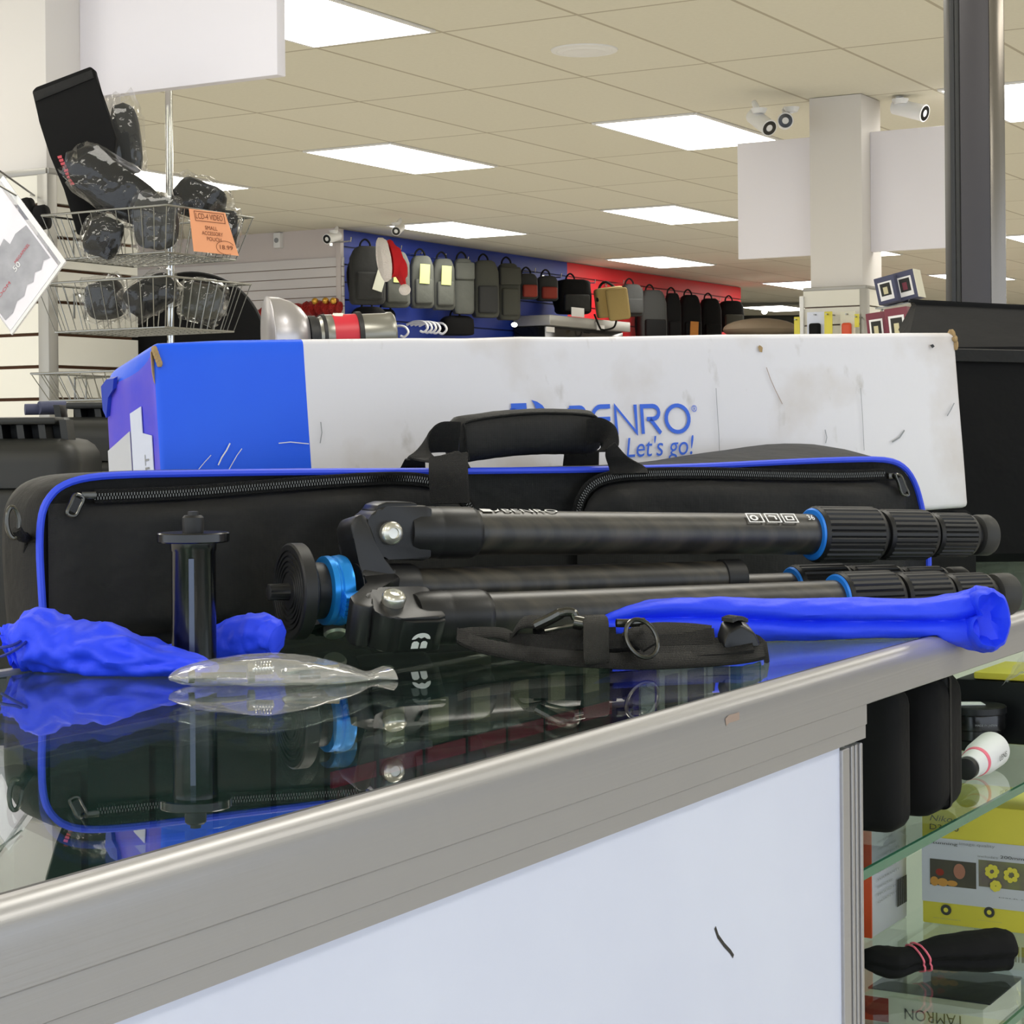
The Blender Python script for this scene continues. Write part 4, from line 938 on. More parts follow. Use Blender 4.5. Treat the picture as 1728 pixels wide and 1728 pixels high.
# snap hook
hk = MB(); hk.tube(smoothpts([P(920, 1073, 1.430), P(945, 1068, 1.428), P(968, 1064, 1.428), P(975, 1060, 1.428)], 6), .0016, 8)
hk.tube(smoothpts([P(905, 1064, 1.436), P(930, 1052, 1.432), P(950, 1042, 1.430), P(966, 1042, 1.430), P(972, 1052, 1.430)], 6), [.0040] * 12 + [.0034] * 13, 10)
hk.cyl(P(968, 1058, 1.428), P(984, 1061, 1.428), .0050); hk.cyl(P(984, 1060, 1.428), P(1000, 1060, 1.432), .0034)
obj('snap_hook', hk, 'steel_dark', ss)
hk = MB(); hk.tube(smoothpts([P(1040, 1060, 1.428), P(1062, 1060, 1.430), P(1080, 1058, 1.434), P(1087, 1056, 1.436)], 6), [.0030] * 12 + [.0024] * 7, 10)
obj('hook_tail', hk, 'steel_dark', ss)
# slider buckle
bk = MB(); bo1 = P(1222, 1098, 1.446); bxv = (P(1288, 1098, 1.462) - bo1); 
bk.prism([(0, 0), (.12, .010), (.45, .015), (.80, .009), (1, -.004), (.96, -.012), (.6, -.008), (.1, -.008)], bo1, bxv, Z, Vector((-.004, .016, .006)), r=.002)
obj('slider', bk, 'anod', ss, 40)
bk = MB()
for i in range(9):
    a = .20 + .045 * i
    bk.box(bo1 + bxv * a + Z * (.0150 + .0016 * math.sin((a - .2) / .36 * math.pi)) + Vector((-.002, .008, .003)), (.0014, .014, .003), X=Matrix.Rotation(math.atan2(bxv.y, bxv.x), 3, 'Z'))
obj('grip_ridges', bk, 'rubber_grey', ss)

ss.location.z += .0036
# ------------------------------------------------------------------ behind the counter: cases, big bag, post
def fr(d): return Vector((cr, 0, -sr)) * d / F, Vector((sr, 0, cr)) * d / F      # one pixel to the right / up at depth d
def hard_case(x0, x1, ytop, d, zb, label, ribs, dep=0.20, tilt=0.35):
    """moulded equipment case: rounded shell, seam, carrying-handle lattice along the top"""
    a, b = P(x0, ytop, d), P(x1, ytop, d); ex = Vector((math.cos(tilt), -math.sin(tilt), 0)) if False else Vector((1, 0, 0)); zt = a.z; w_ = (b - a).length; ey = Vector((0, 1, 0))
    t = thing('hard_case', Vector(((a.x + b.x)/2, d + dep/2, zb)), label, 'equipment case')
    h = zt - zb
    obj('shell', MB().box(((a.x+b.x)/2, d + dep/2, zb + h/2), (w_, dep, h), 0.028, 4), 'case', t, 50)
    pz = MB().box((a.x + w_/2 - .02, d - .002, zb + h/2 - .012), (w_ - .075, .014, h - .09), 0.010, 3); obj('lid_panel', pz, 'case', t, 40)
    e = MB(); px_m = d / F
    r0, r1, hgt = ribs; A, B = P(r0, ytop, d), P(r1, ytop, d); hh = hgt * px_m; yy = d + 0.03
    e.box(((A.x+B.x)/2 , yy + .02, zt + hh - .004), (B.x - A.x - .02, .05, .009), 0.003)
    e.box(((A.x+B.x)/2 , yy + .046, zt + hh/2 - .004), (B.x - A.x - .02, .006, hh), 0.001)
    n_ = max(3, int((r1 - r0) / 34))
    for k in range(n_ + 1):
        x = A.x + (B.x - A.x) * k / n_
        e.prism([(-.004, 0), (.004, 0), (.001, hh), (-.007, hh)], Vector((x, yy, zt - .003)), Vector((1, 0, 0)), Z, Vector((0, .04, 0)))
    obj('handle', e, 'case', t, 40)
    return t
cab = obj('storage_cabinet', MB().box((-.55, 2.62, 0.40), (1.36, .62, 0.80), 0.006), 'case'); tag(cab, 'low black cabinet behind the counter carrying the hard cases', 'cabinet')
hard_case(-180, 132, 742, 2.32, 0.802, 'black ribbed hard case at the left edge, nearer of the two', (-160, 100, 36), .16)
hard_case(62, 430, 704, 2.60, 0.802, 'black ribbed hard case behind the nearer one, left of the carton', (90, 400, 25), .20)
o = obj('foam_roll', MB().cyl(P(42, 691, 2.68), P(112, 690, 2.70), .0075, n=20).cyl(P(66, 688, 2.68), P(110, 687, 2.70), .0085, n=20), 'slate'); tag(o, 'slate blue rolled cloth lying on the rear hard case', 'cloth')
# large round black reflector behind the baskets, on a plinth
c = P(322, 588, 6.25); RR = .235
pz_ = c.z - RR - .003; o = obj('plinth', MB().box((c.x, 6.25, pz_ / 2), (.24, .24, pz_ - .004), .006), 'case'); tag(o, 'black plinth carrying the round reflector case', 'plinth')
t = thing('reflector_case', c - Z * (RR + .002), 'large round black reflector case behind the lower wire basket', 'reflector case')
nr = Vector((-.10, -1, .05)).normalized(); ra = nr.orthogonal().normalized(); rb = nr.cross(ra)
obj('disc', MB().lathe(c, nr, [(-.02, .15), (-.018, RR * .95), (-.008, RR), (.008, RR), (.016, RR * .95), (.02, .15)], 72), 'black_soft', t, 40)
obj('piping', MB().tube([c + (ra * math.cos(q) + rb * math.sin(q)) * (RR + .001) for q in [2*math.pi*i/72 for i in range(72)]], .005, 6, True), 'black', t)
# studio flash with silver dome reflector
fc = P(452, 573, 4.2); fx = Vector((.955, .285, .045)).normalized()
t = thing('studio_flash', Vector((fc.x + .12, fc.y, 0)), 'studio flash head with satin silver dome reflector and red body', 'studio flash')
obj('reflector', MB().lathe(fc, fx, [(0, .0880), (.002, .0905), (.004, .0890), (.025, .0870), (.050, .0780), (.070, .0640), (.082, .0480), (.084, .030)], 64), 'dome', t, 50)
obj('collar', MB().lathe(fc, fx, [(.084, .030), (.085, .046), (.100, .046), (.101, .042), (.112, .042), (.113, .048), (.120, .048), (.121, .040)], 48), 'black', t, 30)
obj('body', MB().lathe(fc, fx, [(.119, .040), (.120, .047), (.190, .047), (.191, .04)], 48), 'strobe_red', t, 30)
obj('grey_band', MB().lathe(fc, fx, [(.102, .040), (.118, .0475), (.135, .0476), (.136, .040)], 48), 'strobe_silver', t, 30)
obj('ridge', MB().lathe(fc, fx, [(.186, .040), (.187, .0515), (.197, .0515), (.198, .04)], 48), 'black', t, 30)
obj('barrel', MB().lathe(fc, fx, [(.196, .040), (.197, .046), (.252, .046), (.256, .048), (.264, .048), (.268, .044), (.262, .038), (.230, .036)], 48), 'strobe_silver', t, 30)
k = fc + fx * .150 + Vector((0, -.012, .0455)); obj('sticker', MB().box(k, (.022, .020, .0012), X=Matrix.Rotation(.35, 3, 'X')), 'cream_card', t)
sp_ = fc + fx * .14
st = MB(); st.cyl((sp_.x, sp_.y, 0.10), sp_ - Vector((0, 0, .045)), .011); 
for a in (0.3, 2.4, 4.5): st.cyl((sp_.x, sp_.y, .35), (sp_.x + .35*math.cos(a), sp_.y + .35*math.sin(a), .008), .008)
obj('light_stand', st, 'black', t)
# big black case standing on the counter behind the carton
t = thing('equipment_bag', ground(1680, 960, G0), 'big black soft equipment bag with loose top flap, right of the carton', 'bag')
D = 2.52; a = P(1545, 586, D); b = P(1860, 586, D); zt = a.z
rings = []
for z_, ins in ((G0 + .001, .012), (G0 + .012, 0), (G0 + .10, -.004), (zt - .03, 0), (zt, .006)):
    r_ = []
    for (x, y) in ((a.x + ins, D + ins), (b.x, D + ins), (b.x, D + .24), (a.x + ins, D + .24)): r_.append(Vector((x, y, z_)))
    rings.append(r_)
bm_ = MB(); bm_.loft(rings)
obj('body', bm_, 'black_soft', t, 30)
obj('seam_band', MB().ribbon([P(1548, 598, D - .004), P(1640, 600, D - .006), P(1728, 602, D - .006), P(1860, 604, D - .006)], Z * .017, .006), 'nylon', t)
lid = MB(); 
def lidpt(px, py, d): return P(px, py, d)
lid.loft([[lidpt(1516, 556, 2.66), lidpt(1530, 588, 2.53), lidpt(1862, 590, 2.53), lidpt(1862, 560, 2.66)],
          [lidpt(1538, 515, 2.66), lidpt(1546, 514, 2.63), lidpt(1862, 528, 2.63), lidpt(1862, 528, 2.66)],
          [lidpt(1534, 507, 2.67), lidpt(1536, 505, 2.63), lidpt(1862, 521, 2.63), lidpt(1862, 522, 2.67)]])
obj('flap', lid, 'black_soft', t, 30)
obj('flap_binding', MB().tube([lidpt(1533, 508, 2.632), lidpt(1620, 512, 2.632), lidpt(1728, 517, 2.632), lidpt(1862, 522, 2.632)], .0022, 6), 'nylon', t)
# dark upright post behind the counter
D = 4.2; t = thing('upright_post', P(1650, 600, D) * 1, 'dark grey upright post from counter to ceiling at the right edge', 'post'); t.location.z = 0; LOC[t.name] = t.location.copy()
def vbox(x0, x1, d0, d1, m_, nm):
    A, B = P(x0, 300, d0), P(x1, 300, d0)
    return obj(nm, MB().box(((A.x+B.x)/2, (d0+d1)/2, CEIL/2), (B.x - A.x, d1 - d0, CEIL - .002), .002), m_, t)
vbox(1621, 1671, D, D + .06, 'post', 'face'); vbox(1604, 1612, D - .006, D + .05, 'post_edge', 'edge_strip'); vbox(1612, 1621, D + .004, D + .05, 'rubber_grey', 'seal'); vbox(1671, 1697, D + .004, D + .06, 'post_bright', 'bright_trim')
# ------------------------------------------------------------------ left column fittings
# wire baskets
def basket(cx, yr, yb, zlab, label, ud, vd):
    """rectangular wire basket, a corner towards the viewer, narrower at the bottom"""
    c = P(cx, yr, 5.30); u0, v0 = uv(c); zt = c.z; zb = P(cx, yb, 5.34).z; ins = .035
    t = thing('wire_basket', W(u0 + ud/2, v0 + vd/2, zb), label, 'wire basket', 'wire baskets on the left column')
    R4 = [(u0, v0), (u0 + ud, v0), (u0 + ud, v0 + vd), (u0, v0 + vd)]
    B4 = [(u0 + ins, v0 + ins), (u0 + ud - ins, v0 + ins), (u0 + ud - ins, v0 + vd - ins), (u0 + ins, v0 + vd - ins)]
    obj('rim', MB().tube([W(a, b, zt) for a, b in R4], .0032, 8, True), 'steel', t)
    wr = MB()
    for k in range(4):
        (a0, b0), (a1, b1) = R4[k], R4[(k+1) % 4]; (c0, d0), (c1, d1) = B4[k], B4[(k+1) % 4]; n_ = 10
        for i in range(n_):
            s_ = i / n_; p_ = W(a0 + (a1-a0)*s_, b0 + (b1-b0)*s_, zt); q_ = W(c0 + (c1-c0)*s_, d0 + (d1-d0)*s_, zb)
            wr.tube([p_, q_], .0015, 6)
    for i in range(11):
        s_ = i / 10
        wr.tube([W(B4[0][0] + (B4[1][0]-B4[0][0])*s_, B4[0][1], zb), W(B4[0][0] + (B4[1][0]-B4[0][0])*s_, B4[2][1], zb)], .0014, 6)
        wr.tube([W(B4[0][0], B4[0][1] + (B4[2][1]-B4[0][1])*s_, zb), W(B4[1][0], B4[0][1] + (B4[2][1]-B4[0][1])*s_, zb)], .0014, 6)
    tag(obj('wires', wr, 'steel', t), kind='stuff')
    obj('bottom_frame', MB().tube([W(a, b, zb) for a, b in B4], .0030, 8, True), 'steel', t)
    br = MB()
    for q_ in (0.08, .24):
        br.tube([W(u0 + ud - .02, v0 + vd, zt), W(uL + .05 + q_ * .3, vL - .034, zt), W(uL + .05 + q_ * .3, vL - .034, zt - .07)], .0035, 6)
    obj('bracket', br, 'steel', t)
    return t, u0, v0, zb, zt
basket(281, 346, 425, 0, 'upper chrome wire basket with orange price card, heaped with bagged pouches', .37, .44)
basket(281, 466, 552, 0, 'lower chrome wire basket holding bagged grey pouches', .36, .46)
basket(262, 624, 672, 0, 'lowest wire basket, half hidden behind the left end of the carton', .36, .44)
# things in the baskets, sealed in crinkled clear bags
def lump(cx, cy, d, hw, hh, ang, dep, m_, label, name='camera_pouch', film=1.18, seed=0, sq=.55, group=None):
    rx, uy = fr(d); c = P(cx, cy, d); ca_, sa_ = math.cos(math.radians(ang)), math.sin(math.radians(ang))
    ax = (rx * ca_ + uy * sa_) * hw; az = (uy * ca_ - rx * sa_) * hh; ay = Vector((0, dep, 0))
    t = thing(name, c - az, label, 'bagged pouch', group)
    def shell(k, amp, fz, p_, nu=26, nv=14):
        rings = []
        for i in range(nv + 1):
            ph = -math.pi/2 + math.pi * (i + .02) / (nv + .04); cz = math.copysign(abs(math.sin(ph)) ** p_, math.sin(ph)); cc = abs(math.cos(ph)) ** p_
            ring = []
            for j in range(nu):
                th = 2*math.pi*j/nu; x = math.copysign(abs(math.cos(th)) ** p_, math.cos(th)) * cc; y = math.copysign(abs(math.sin(th)) ** p_, math.sin(th)) * cc
                f = k * (1 + amp * nz((x * fz + seed, y * fz, cz * fz), 1.0))
                ring.append(c + ax * x * f + ay * y * f + az * cz * f)
            rings.append(ring)
        return MB().loft(rings)
    obj('pouch', shell(1, .10, 1.6, sq), m_, t, 60)
    if film: obj('clear_bag', shell(film, .26, 2.6, sq), 'film_thin', t, 30)
    return t
t = thing('lens_case', P(125, 345, 5.42), 'tall black cloth sleeve sticking out of the upper wire basket', 'sleeve')
sl = MB(); pg = [(54, 154), (60, 147), (152, 112), (160, 118), (166, 152), (182, 190), (196, 232), (190, 300), (168, 390), (130, 396), (108, 320), (84, 262), (66, 205)]
rx, uy = fr(5.60); o_ = P(0, 0, 5.60)
sl.prism([(x, -y) for x, y in pg], o_, rx, uy, Vector((0, .03, 0)), r=.004); obj('sleeve', sl, 'black_soft', t, 40)
sl = MB(); sl.prism([(x, -y) for x, y in ((57, 156), (155, 118), (159, 132), (60, 172))], o_ - Vector((0, .004, 0)), rx, uy, Vector((0, .004, 0)), r=.001); obj('hem', sl, 'nylon', t)
sl = MB()
for k in range(9): 
    x, y = 97 + k * 2.6, 264 + k * 5.6; sl.prism([(x, -y), (x + 7, -y + 2), (x + 8, -y - 2.6), (x + 1.5, -y - 4)], o_ - Vector((0, .003, 0)), rx, uy, Vector((0, .003, 0)))
obj('red_lettering', sl, 'ink_red', t, 0)
lump(214, 236, 5.74, 23, 60, 6, .04, 'char_bag', 'tall bagged black pouch standing behind the black sleeve', seed=1, film=1.22)
lump(196, 318, 5.49, 80, 38, -36, .036, 'black_soft', 'long bagged black pouch leaning diagonally across the upper basket', seed=2, film=1.16)
lump(174, 400, 5.42, 30, 34, -20, .034, 'black_soft', 'bagged black pouch at the left end inside the upper basket', seed=3)
lump(264, 376, 5.41, 36, 44, 4, .032, 'char_bag', 'bagged pouch in the middle of the upper basket', seed=4)
lump(336, 338, 5.60, 44, 32, -22, .045, 'black_soft', 'bagged black pouch heaped behind the orange card', seed=5, film=1.22)
lump(376, 390, 5.56, 24, 36, -6, .036, 'black_soft', 'bagged pouch right of the orange card in the upper basket', seed=6, film=1.22)
lump(178, 506, 5.56, 32, 32, 12, .04, 'char_bag', 'bagged pouch at the left end of the lower basket', seed=7, film=1.25)
lump(255, 497, 5.42, 44, 28, 28, .036, 'black_soft', 'bagged dark pouch lying slanted in the middle of the lower basket', seed=8, film=1.20)
lump(340, 508, 5.56, 34, 30, -8, .04, 'olive_bag', 'bagged olive pouch at the right end of the lower basket', seed=9, film=1.20)
lump(250, 652, 5.46, 52, 12, 3, .06, 'black_soft', 'flat black pouch in the lowest wire basket', seed=10, film=0)
# orange price card on the upper basket
c0 = P(319, 352, 5.36); cx_ = P(379, 357, 5.60) - c0; cx_ = (P(380, 359, 5.42) - c0); cy_ = P(327, 424, 5.39) - c0
cn = cx_.cross(cy_).normalized(); cn = cn if cn.y < 0 else -cn
t = thing('price_card', c0 + cy_, 'orange handwritten price card on the upper wire basket', 'price card')
obj('card', MB().add([c0, c0 + cx_, c0 + cx_ * 1.26 + cy_, c0 + cy_, c0 - cn * .0015, c0 + cx_ - cn * .0015, c0 + cx_ * 1.26 + cy_ - cn * .0015, c0 + cy_ - cn * .0015], [(0,1,2,3), (7,6,5,4), (0,4,5,1), (1,5,6,2), (2,6,7,3), (3,7,4,0)]), 'orange_card', t, 0)
def ctext(s_, x, y, w_, h_, **k): text(s_, c0 + cx_ * x + cy_ * (y + h_), cx_ * w_, -cy_ * h_, cn, 'ink_brown', t, ht=.002, **k)
ctext('LCD-4 VIDEO', .16, .08, .74, .13); ctext('SMALL', .38, .36, .34, .09); ctext('ACCESSORY', .28, .49, .58, .09); ctext('POUCH', .40, .62, .40, .09); ctext('18.99', .74, .78, .36, .10)
ln = MB(); ln.stroke([(.12, .04), (.94, .04), (.96, .26), (.14, .26)], .014, c0, cx_, cy_, cn, True, ht=.002); ln.stroke(arc(.90, .84, .26, .16, 60, 330, 18), .012, c0, cx_, cy_, cn, ht=.002)
obj('pen_lines', ln, 'ink_brown', t, 0)
# pole, acrylic sign, little black pouches on pegs
o = obj('pole', MB().cyl((P(286, 300, 6.05).x, 6.05, 0.002), (P(286, 300, 6.05).x, 6.05, zL + .2), .0115, n=20), 'chrome'); tag(o, 'slim shiny chrome pole rising behind the upper wire basket', 'pole')
D = 4.55; rx, uy = fr(D); c0 = P(111, 441, D); ex_ = (rx * -96 + uy * 131); ey_ = (rx * -91 + uy * -124)
t = thing('price_sign', c0 + ey_, 'tilted acrylic price sign with a grey picture, at the left edge', 'sign')
n_ = Vector((0, -1, 0))
obj('acrylic_holder', MB().prism([(0, 0), (1.1, 0), (1.1, 1), (0, 1)], c0 + Vector((0, .006, 0)), ex_, ey_, Vector((0, .006, 0))), 'acrylic', t, 0)
fm = MB(); 
for poly in ([(0, 0), (1.1, 0), (1.1, .055), (0, .055)], [(0, .055), (.03, .055), (.03, 1), (0, 1)]): fm.prism(poly, c0 + Vector((0, -.004, 0)), ex_, ey_, Vector((0, .009, 0)))
obj('holder_edge', fm, 'white', t, 0)
pp = MB(); pp.prism([(.04, .10), (1.08, .10), (1.08, .98), (.04, .98)], c0, ex_, ey_, Vector((0, .003, 0))); pa = obj('paper', pp, 'sign_white', t, 0)
pc = MB(); pic = [(.16, .12), (.20, .2), (.16, .28), (.20, .36), (.15, .44), (.19, .52), (.14, .62), (.17, .72), (.13, .84), (.15, .96), (.50, .97), (.80, .97), (.78, .6), (.66, .58), (.69, .42), (.60, .40), (.62, .28), (.58, .12)]
pc.add([c0 + ex_ * a + ey_ * b + Vector((0, -.0008, 0)) for a, b in pic], [tuple(range(len(pic)))])
obj('grey_picture', pc, mat('soft_grey_print', '#9a9aa0', .6, var=('#b0b0b6', 22)), pa, 0)
for s_, x, y, h_, m_ in (('50', .37, .44, .055, 'ink_white'), ('MEGAPIXEL', .42, .22, .03, 'ink_red'), ('ZOOM', .34, .66, .03, 'ink_red'), ('LENS CASE', .95, .62, .04, 'ink_red'), ('BUFFER', .87, .62, .045, 'ink_dark'), ('LENS CASES', .79, .62, .045, 'ink_dark')):
    wl_ = .10 if s_ == '50' else .26
    text(s_, c0 + ex_ * x + ey_ * (y + wl_), -ey_ * wl_, ex_ * h_, n_, m_, pa, 'lettering', ht=.002)
hk_ = MB(); 
for a, b, e in (((-30, 268, 4.6), (58, 330, 5.75), 0), ((-30, 296, 4.4), (28, 330, 4.55), 0)): hk_.tube([P(*a), P(*b)], .0028, 6)
hk_.tube([P(58, 330, 5.75), W(uL - .034, uv(P(58, 330, 5.9))[1], P(58, 330, 5.9).z)], .0028, 6)
o = obj('peg_hook', hk_, 'steel_dark'); tag(o, 'thin wire display hooks sloping down at the left edge above the acrylic sign', 'hook')
for x, y, r_, lb_ in ((46, 352, 13, 'small black pouch hanging left, behind the acrylic sign'), (70, 366, 15, 'small black pouch beside the grey corner trim of the left column')):
    lump(x, y, 5.7, r_, r_ * 1.35, 8, .03, 'black_soft', lb_, film=0, seed=x)
# ------------------------------------------------------------------ wall of backpacks
def wallpx(px, py, v): return uv(hit(px, py, W(0, v, 0), V))[0]
def hook(px, py, label=None):
    v1 = VB - .22; q = hit(px, py, W(0, v1, 0), V); u_ = uv(q)[0]; z_ = q.z
    t = thing('wall_hook', W(u_, VB - .02, z_), None, None)
    obj('peg', MB().tube([W(u_, VB - .02, z_ - .02), W(u_, v1, z_ - .02), W(u_, v1 - .004, z_ + .015)], .007, 6), 'chrome', t)
    obj('backplate', MB().box(W(u_, VB - .012, z_ - .02), (.04, .010, .05), X=RZ), 'chrome', t)
    return tag(t, 'chrome display hook on the blue and red slat wall', 'hook', 'chrome hooks on the blue and red wall')
for q in ((592, 403), (677, 417), (712, 424), (752, 431), (790, 436), (822, 438), (903, 455), (947, 464), (1004, 474), (1052, 475), (1083, 487), (1114, 492), (1142, 496), (1170, 499), (1215, 505)): hook(*q)
def backpack(x0, x1, y0, y1, m_, label, dp=.14, m2=None, tagc=None, top=.8, pocket=True, cat='backpack', flap=False, off=.24, strap=None):
    ym = (y0 + y1) / 2; c = hit((x0 + x1) / 2, ym, W(0, VB - off, 0), V); d = c.y
    wv = Vector((.94, .34, 0)).normalized(); ov = Vector((wv.y, -wv.x, 0)); Rb = Matrix(((wv.x, -ov.x, 0), (wv.y, -ov.y, 0), (0, 0, 1)))
    w_ = (x1 - x0) * d / F * .96; h = (y1 - y0) * d / F; z0 = c.z - h / 2; z1 = z0 + h
    dp = min(dp, w_ * .6)
    def L_(a, b, z_): q = c + wv * a + ov * b; return Vector((q.x, q.y, z_))
    t = thing('backpack', L_(0, 0, z0), label, cat, None)
    rings = []
    for k, s_ in ((0, .80), (.02, .90), (.08, 1.0), (.5, 1.0), (.80, .97), (.92, top), (.97, top * .86), (1.0, top * .6)):
        ring = []
        for i in range(24):
            th = 2*math.pi*i/24; x = math.copysign(abs(math.cos(th)) ** .45, math.cos(th)); y = math.copysign(abs(math.sin(th)) ** .45, math.sin(th))
            f = 1 + .05 * nz((x * 2 + x0, y * 2, k * 3), 1.2)
            ring.append(L_(x * w_/2 * s_ * f, y * dp/2 * (.4 + .6 * s_) * f, z0 + h * k))
        rings.append(ring)
    obj('body', MB().loft(rings), m_, t, 60)
    if pocket: obj('front_pocket', MB().box(L_(0, dp/2 + .008, z0 + h * .31), (w_ * .76, .05, h * .48), .02, 3, X=Rb), m2 or m_, t, 50)
    if flap: obj('flap', MB().box(L_(0, dp/2 + .002, z0 + h * .77), (w_ * .94, .05, h * .32), .02, 3, X=Rb), m2 or m_, t, 50)
    hz_ = [L_(.05 * a, -dp * .3, z1 - .02 + .085 * b) for a, b in ((-1, -.2), (-.8, .6), (0, 1), (.8, .6), (1, -.2))]
    obj('haul_loop', MB().tube(smoothpts(hz_, 5), .009, 6), 'web', t)
    for sg in (-1, 1):
        obj('side_strap', MB().tube(smoothpts([L_(sg * w_ * .30, -dp * .4, z0 + h * .9), L_(sg * w_ * .52, -dp * .3, z0 + h * .55), L_(sg * w_ * .40, -dp * .4, z0 + h * .1)], 5), .012, 6), 'web', t)
    if tagc: obj('paper_tag', MB().box(L_(tagc[4] * w_ if len(tagc) > 4 else 0, dp/2 + .042, z0 + h * tagc[0]), (tagc[1], .004, tagc[2]), X=Rb @ Matrix.Rotation(tagc[5] if len(tagc) > 5 else .05, 3, 'Y')), tagc[3], t)
    return t
backpack(588, 650, 416, 514, 'char_bag', 'large charcoal backpack at the left end of the blue wall', .15, tagc=(.42, .085, .20, 'tag', .28, .3))
backpack(640, 692, 425, 519, 'grey_bag', 'grey backpack hanging behind the Santa hat', .14, tagc=(.62, .08, .18, 'tag_lime'))
backpack(690, 732, 432, 520, 'grey_bag', 'grey backpack with lime tag, first to the right of the Santa hat', .14, tagc=(.64, .09, .17, 'tag_lime'))
backpack(727, 768, 437, 523, 'grey_bag', 'grey backpack with lime tag, second to the right of the Santa hat', .14, tagc=(.66, .09, .17, 'tag_lime'))
backpack(762, 800, 437, 530, 'grey_bag', 'plain grey satchel backpack with flap, left of the two dark olive ones', .15, flap=True, pocket=False)
backpack(795, 842, 440, 536, 'olive_bag', 'dark olive backpack, left one of the pair', .15, m2='char_bag')
backpack(836, 878, 445, 540, 'olive_bag', 'dark olive backpack with flap, right one of the pair', .15, flap=True)
backpack(872, 908, 462, 505, 'char_bag', 'small black and rust sling bag, left one of two', .12, m2='rust', cat='sling bag')
backpack(904, 942, 466, 508, 'char_bag', 'small black and rust sling bag, right one of two', .12, m2='rust', cat='sling bag')
t = backpack(935, 998, 472, 530, 'black_soft', 'boxy black bag with grey front where blue wall meets red', .22, m2='char_bag', top=.95)
backpack(1044, 1086, 480, 534, 'char_bag', 'charcoal bag with red strap, just behind the khaki satchel', .15)
backpack(1074, 1126, 490, 600, 'char_bag', 'black backpack right of the khaki satchel', .18, m2='black_soft')
backpack(1120, 1150, 495, 600, 'black_soft', 'narrow black backpack hanging between two wider black ones', .14)
backpack(1144, 1184, 498, 600, 'black_soft', 'black backpack with an orange tag on the red wall', .15, tagc=(.42, .10, .18, 'orange_tag'))
backpack(1178, 1218, 504, 600, 'black_soft', 'black backpack right of the one with the orange tag', .15)
backpack(1210, 1256, 508, 560, 'black_soft', 'short black backpack at the right end of the red wall', .16, m2='olive_bag')
# dark row of bags hanging lower on the blue wall
backpack(592, 652, 518, 562, 'black_soft', 'black bag hanging below the large charcoal backpack', .22, pocket=False, off=.16)
backpack(636, 668, 522, 560, 'black_soft', 'black bag hanging below the grey backpack behind the hat', .22, pocket=False, off=.16)
backpack(742, 800, 533, 566, 'black_soft', 'black bag hanging below the plain grey satchel backpack', .22, pocket=False, off=.16)
# khaki satchel
D = 20.2; rx, uy = fr(D)
t = thing('satchel', P(1030, 538, D), 'khaki canvas satchel bag hanging on the red wall', 'satchel')
def skew(c_, hw, hh, dep, m_, nm, ang): 
    R_ = Matrix.Rotation(math.radians(59.73 - 90 + ang), 3, 'Z') @ Matrix.Rotation(math.radians(-7), 3, 'Y')
    return obj(nm, MB().box(c_, (hw * 2 * D / F, dep, hh * 2 * D / F), .03, 3, X=R_), m_, t, 50)
skew(P(1029, 510, D), 24, 25, .16, 'khaki', 'body', 40); skew(P(1043, 513, D - .22), 19, 27, .05, 'khaki', 'flap', 40)
obj('shoulder_strap', MB().tube(smoothpts([P(1008, 508, D - .1), P(1012, 484, D), P(1022, 476, D), P(1036, 484, D), P(1040, 490, D - .1)], 5), .014, 6), 'web', t)
obj('hanging_strap', MB().tube(smoothpts([P(1003, 530, D - .1), P(1010, 548, D - .1), P(1014, 556, D - .1)], 5).copy() + smoothpts([P(1020, 557, D - .1), P(1036, 552, D - .1), P(1041, 536, D - .1)], 5), .010, 6), 'web', t)
# Santa hat on a hook
D = 15.9; rx, uy = fr(D)
t = thing('santa_hat', P(660, 500, D), 'red and white Santa hat hooked over the grey backpacks', 'Santa hat')
def ringpts(cx, cy, a, b, ang, n_=28, nj=0.0, seed=0):
    ca_, sa_ = math.cos(math.radians(ang)), math.sin(math.radians(ang)); out_ = []
    for i in range(n_):
        th = 2*math.pi*i/n_; x, y = a * math.cos(th), b * math.sin(th); f = 1 + nj * nz((math.cos(th) + seed, math.sin(th), seed), 2.2)
        out_.append(P(cx + (x * ca_ - y * sa_) * f, cy - (x * sa_ + y * ca_) * f, D - .10 * math.cos(th)))
    return out_
br = [ringpts(648 - k * 3, 437 + abs(k) * 1, 9 + 4 * (1 - abs(k) / 2.2), 36 - abs(k) * 2.5, 8, nj=.10, seed=k) for k in (-2, -1, 0, 1, 2)]
obj('fur_brim', MB().loft([ringpts(652, 438, 5, 33, 8, nj=.1), ringpts(651, 437, 9, 37, 8, nj=.12, seed=2), ringpts(647, 437, 10, 38, 8, nj=.12, seed=3), ringpts(643, 437, 8, 35, 8, nj=.12, seed=4), ringpts(641, 437, 4, 28, 8)]), 'fur', t, 60)
obj('cone', MB().loft([ringpts(655, 438, 9, 31, 8), ringpts(663, 436, 16, 31, 14, nj=.2, seed=1), ringpts(670, 446, 14, 26, 24, nj=.25, seed=2), ringpts(673, 460, 8, 17, 34, nj=.25, seed=3), ringpts(678, 474, 5, 10, 40), ringpts(681, 483, 3, 4, 40)]), 'santa_red', t, 60)
c = P(683, 489, D - .12); obj('pompom', MB().ellipsoid(c, rx * 10, Vector((0, .045, 0)), uy * 9.5, 18, 12), 'fur', t)
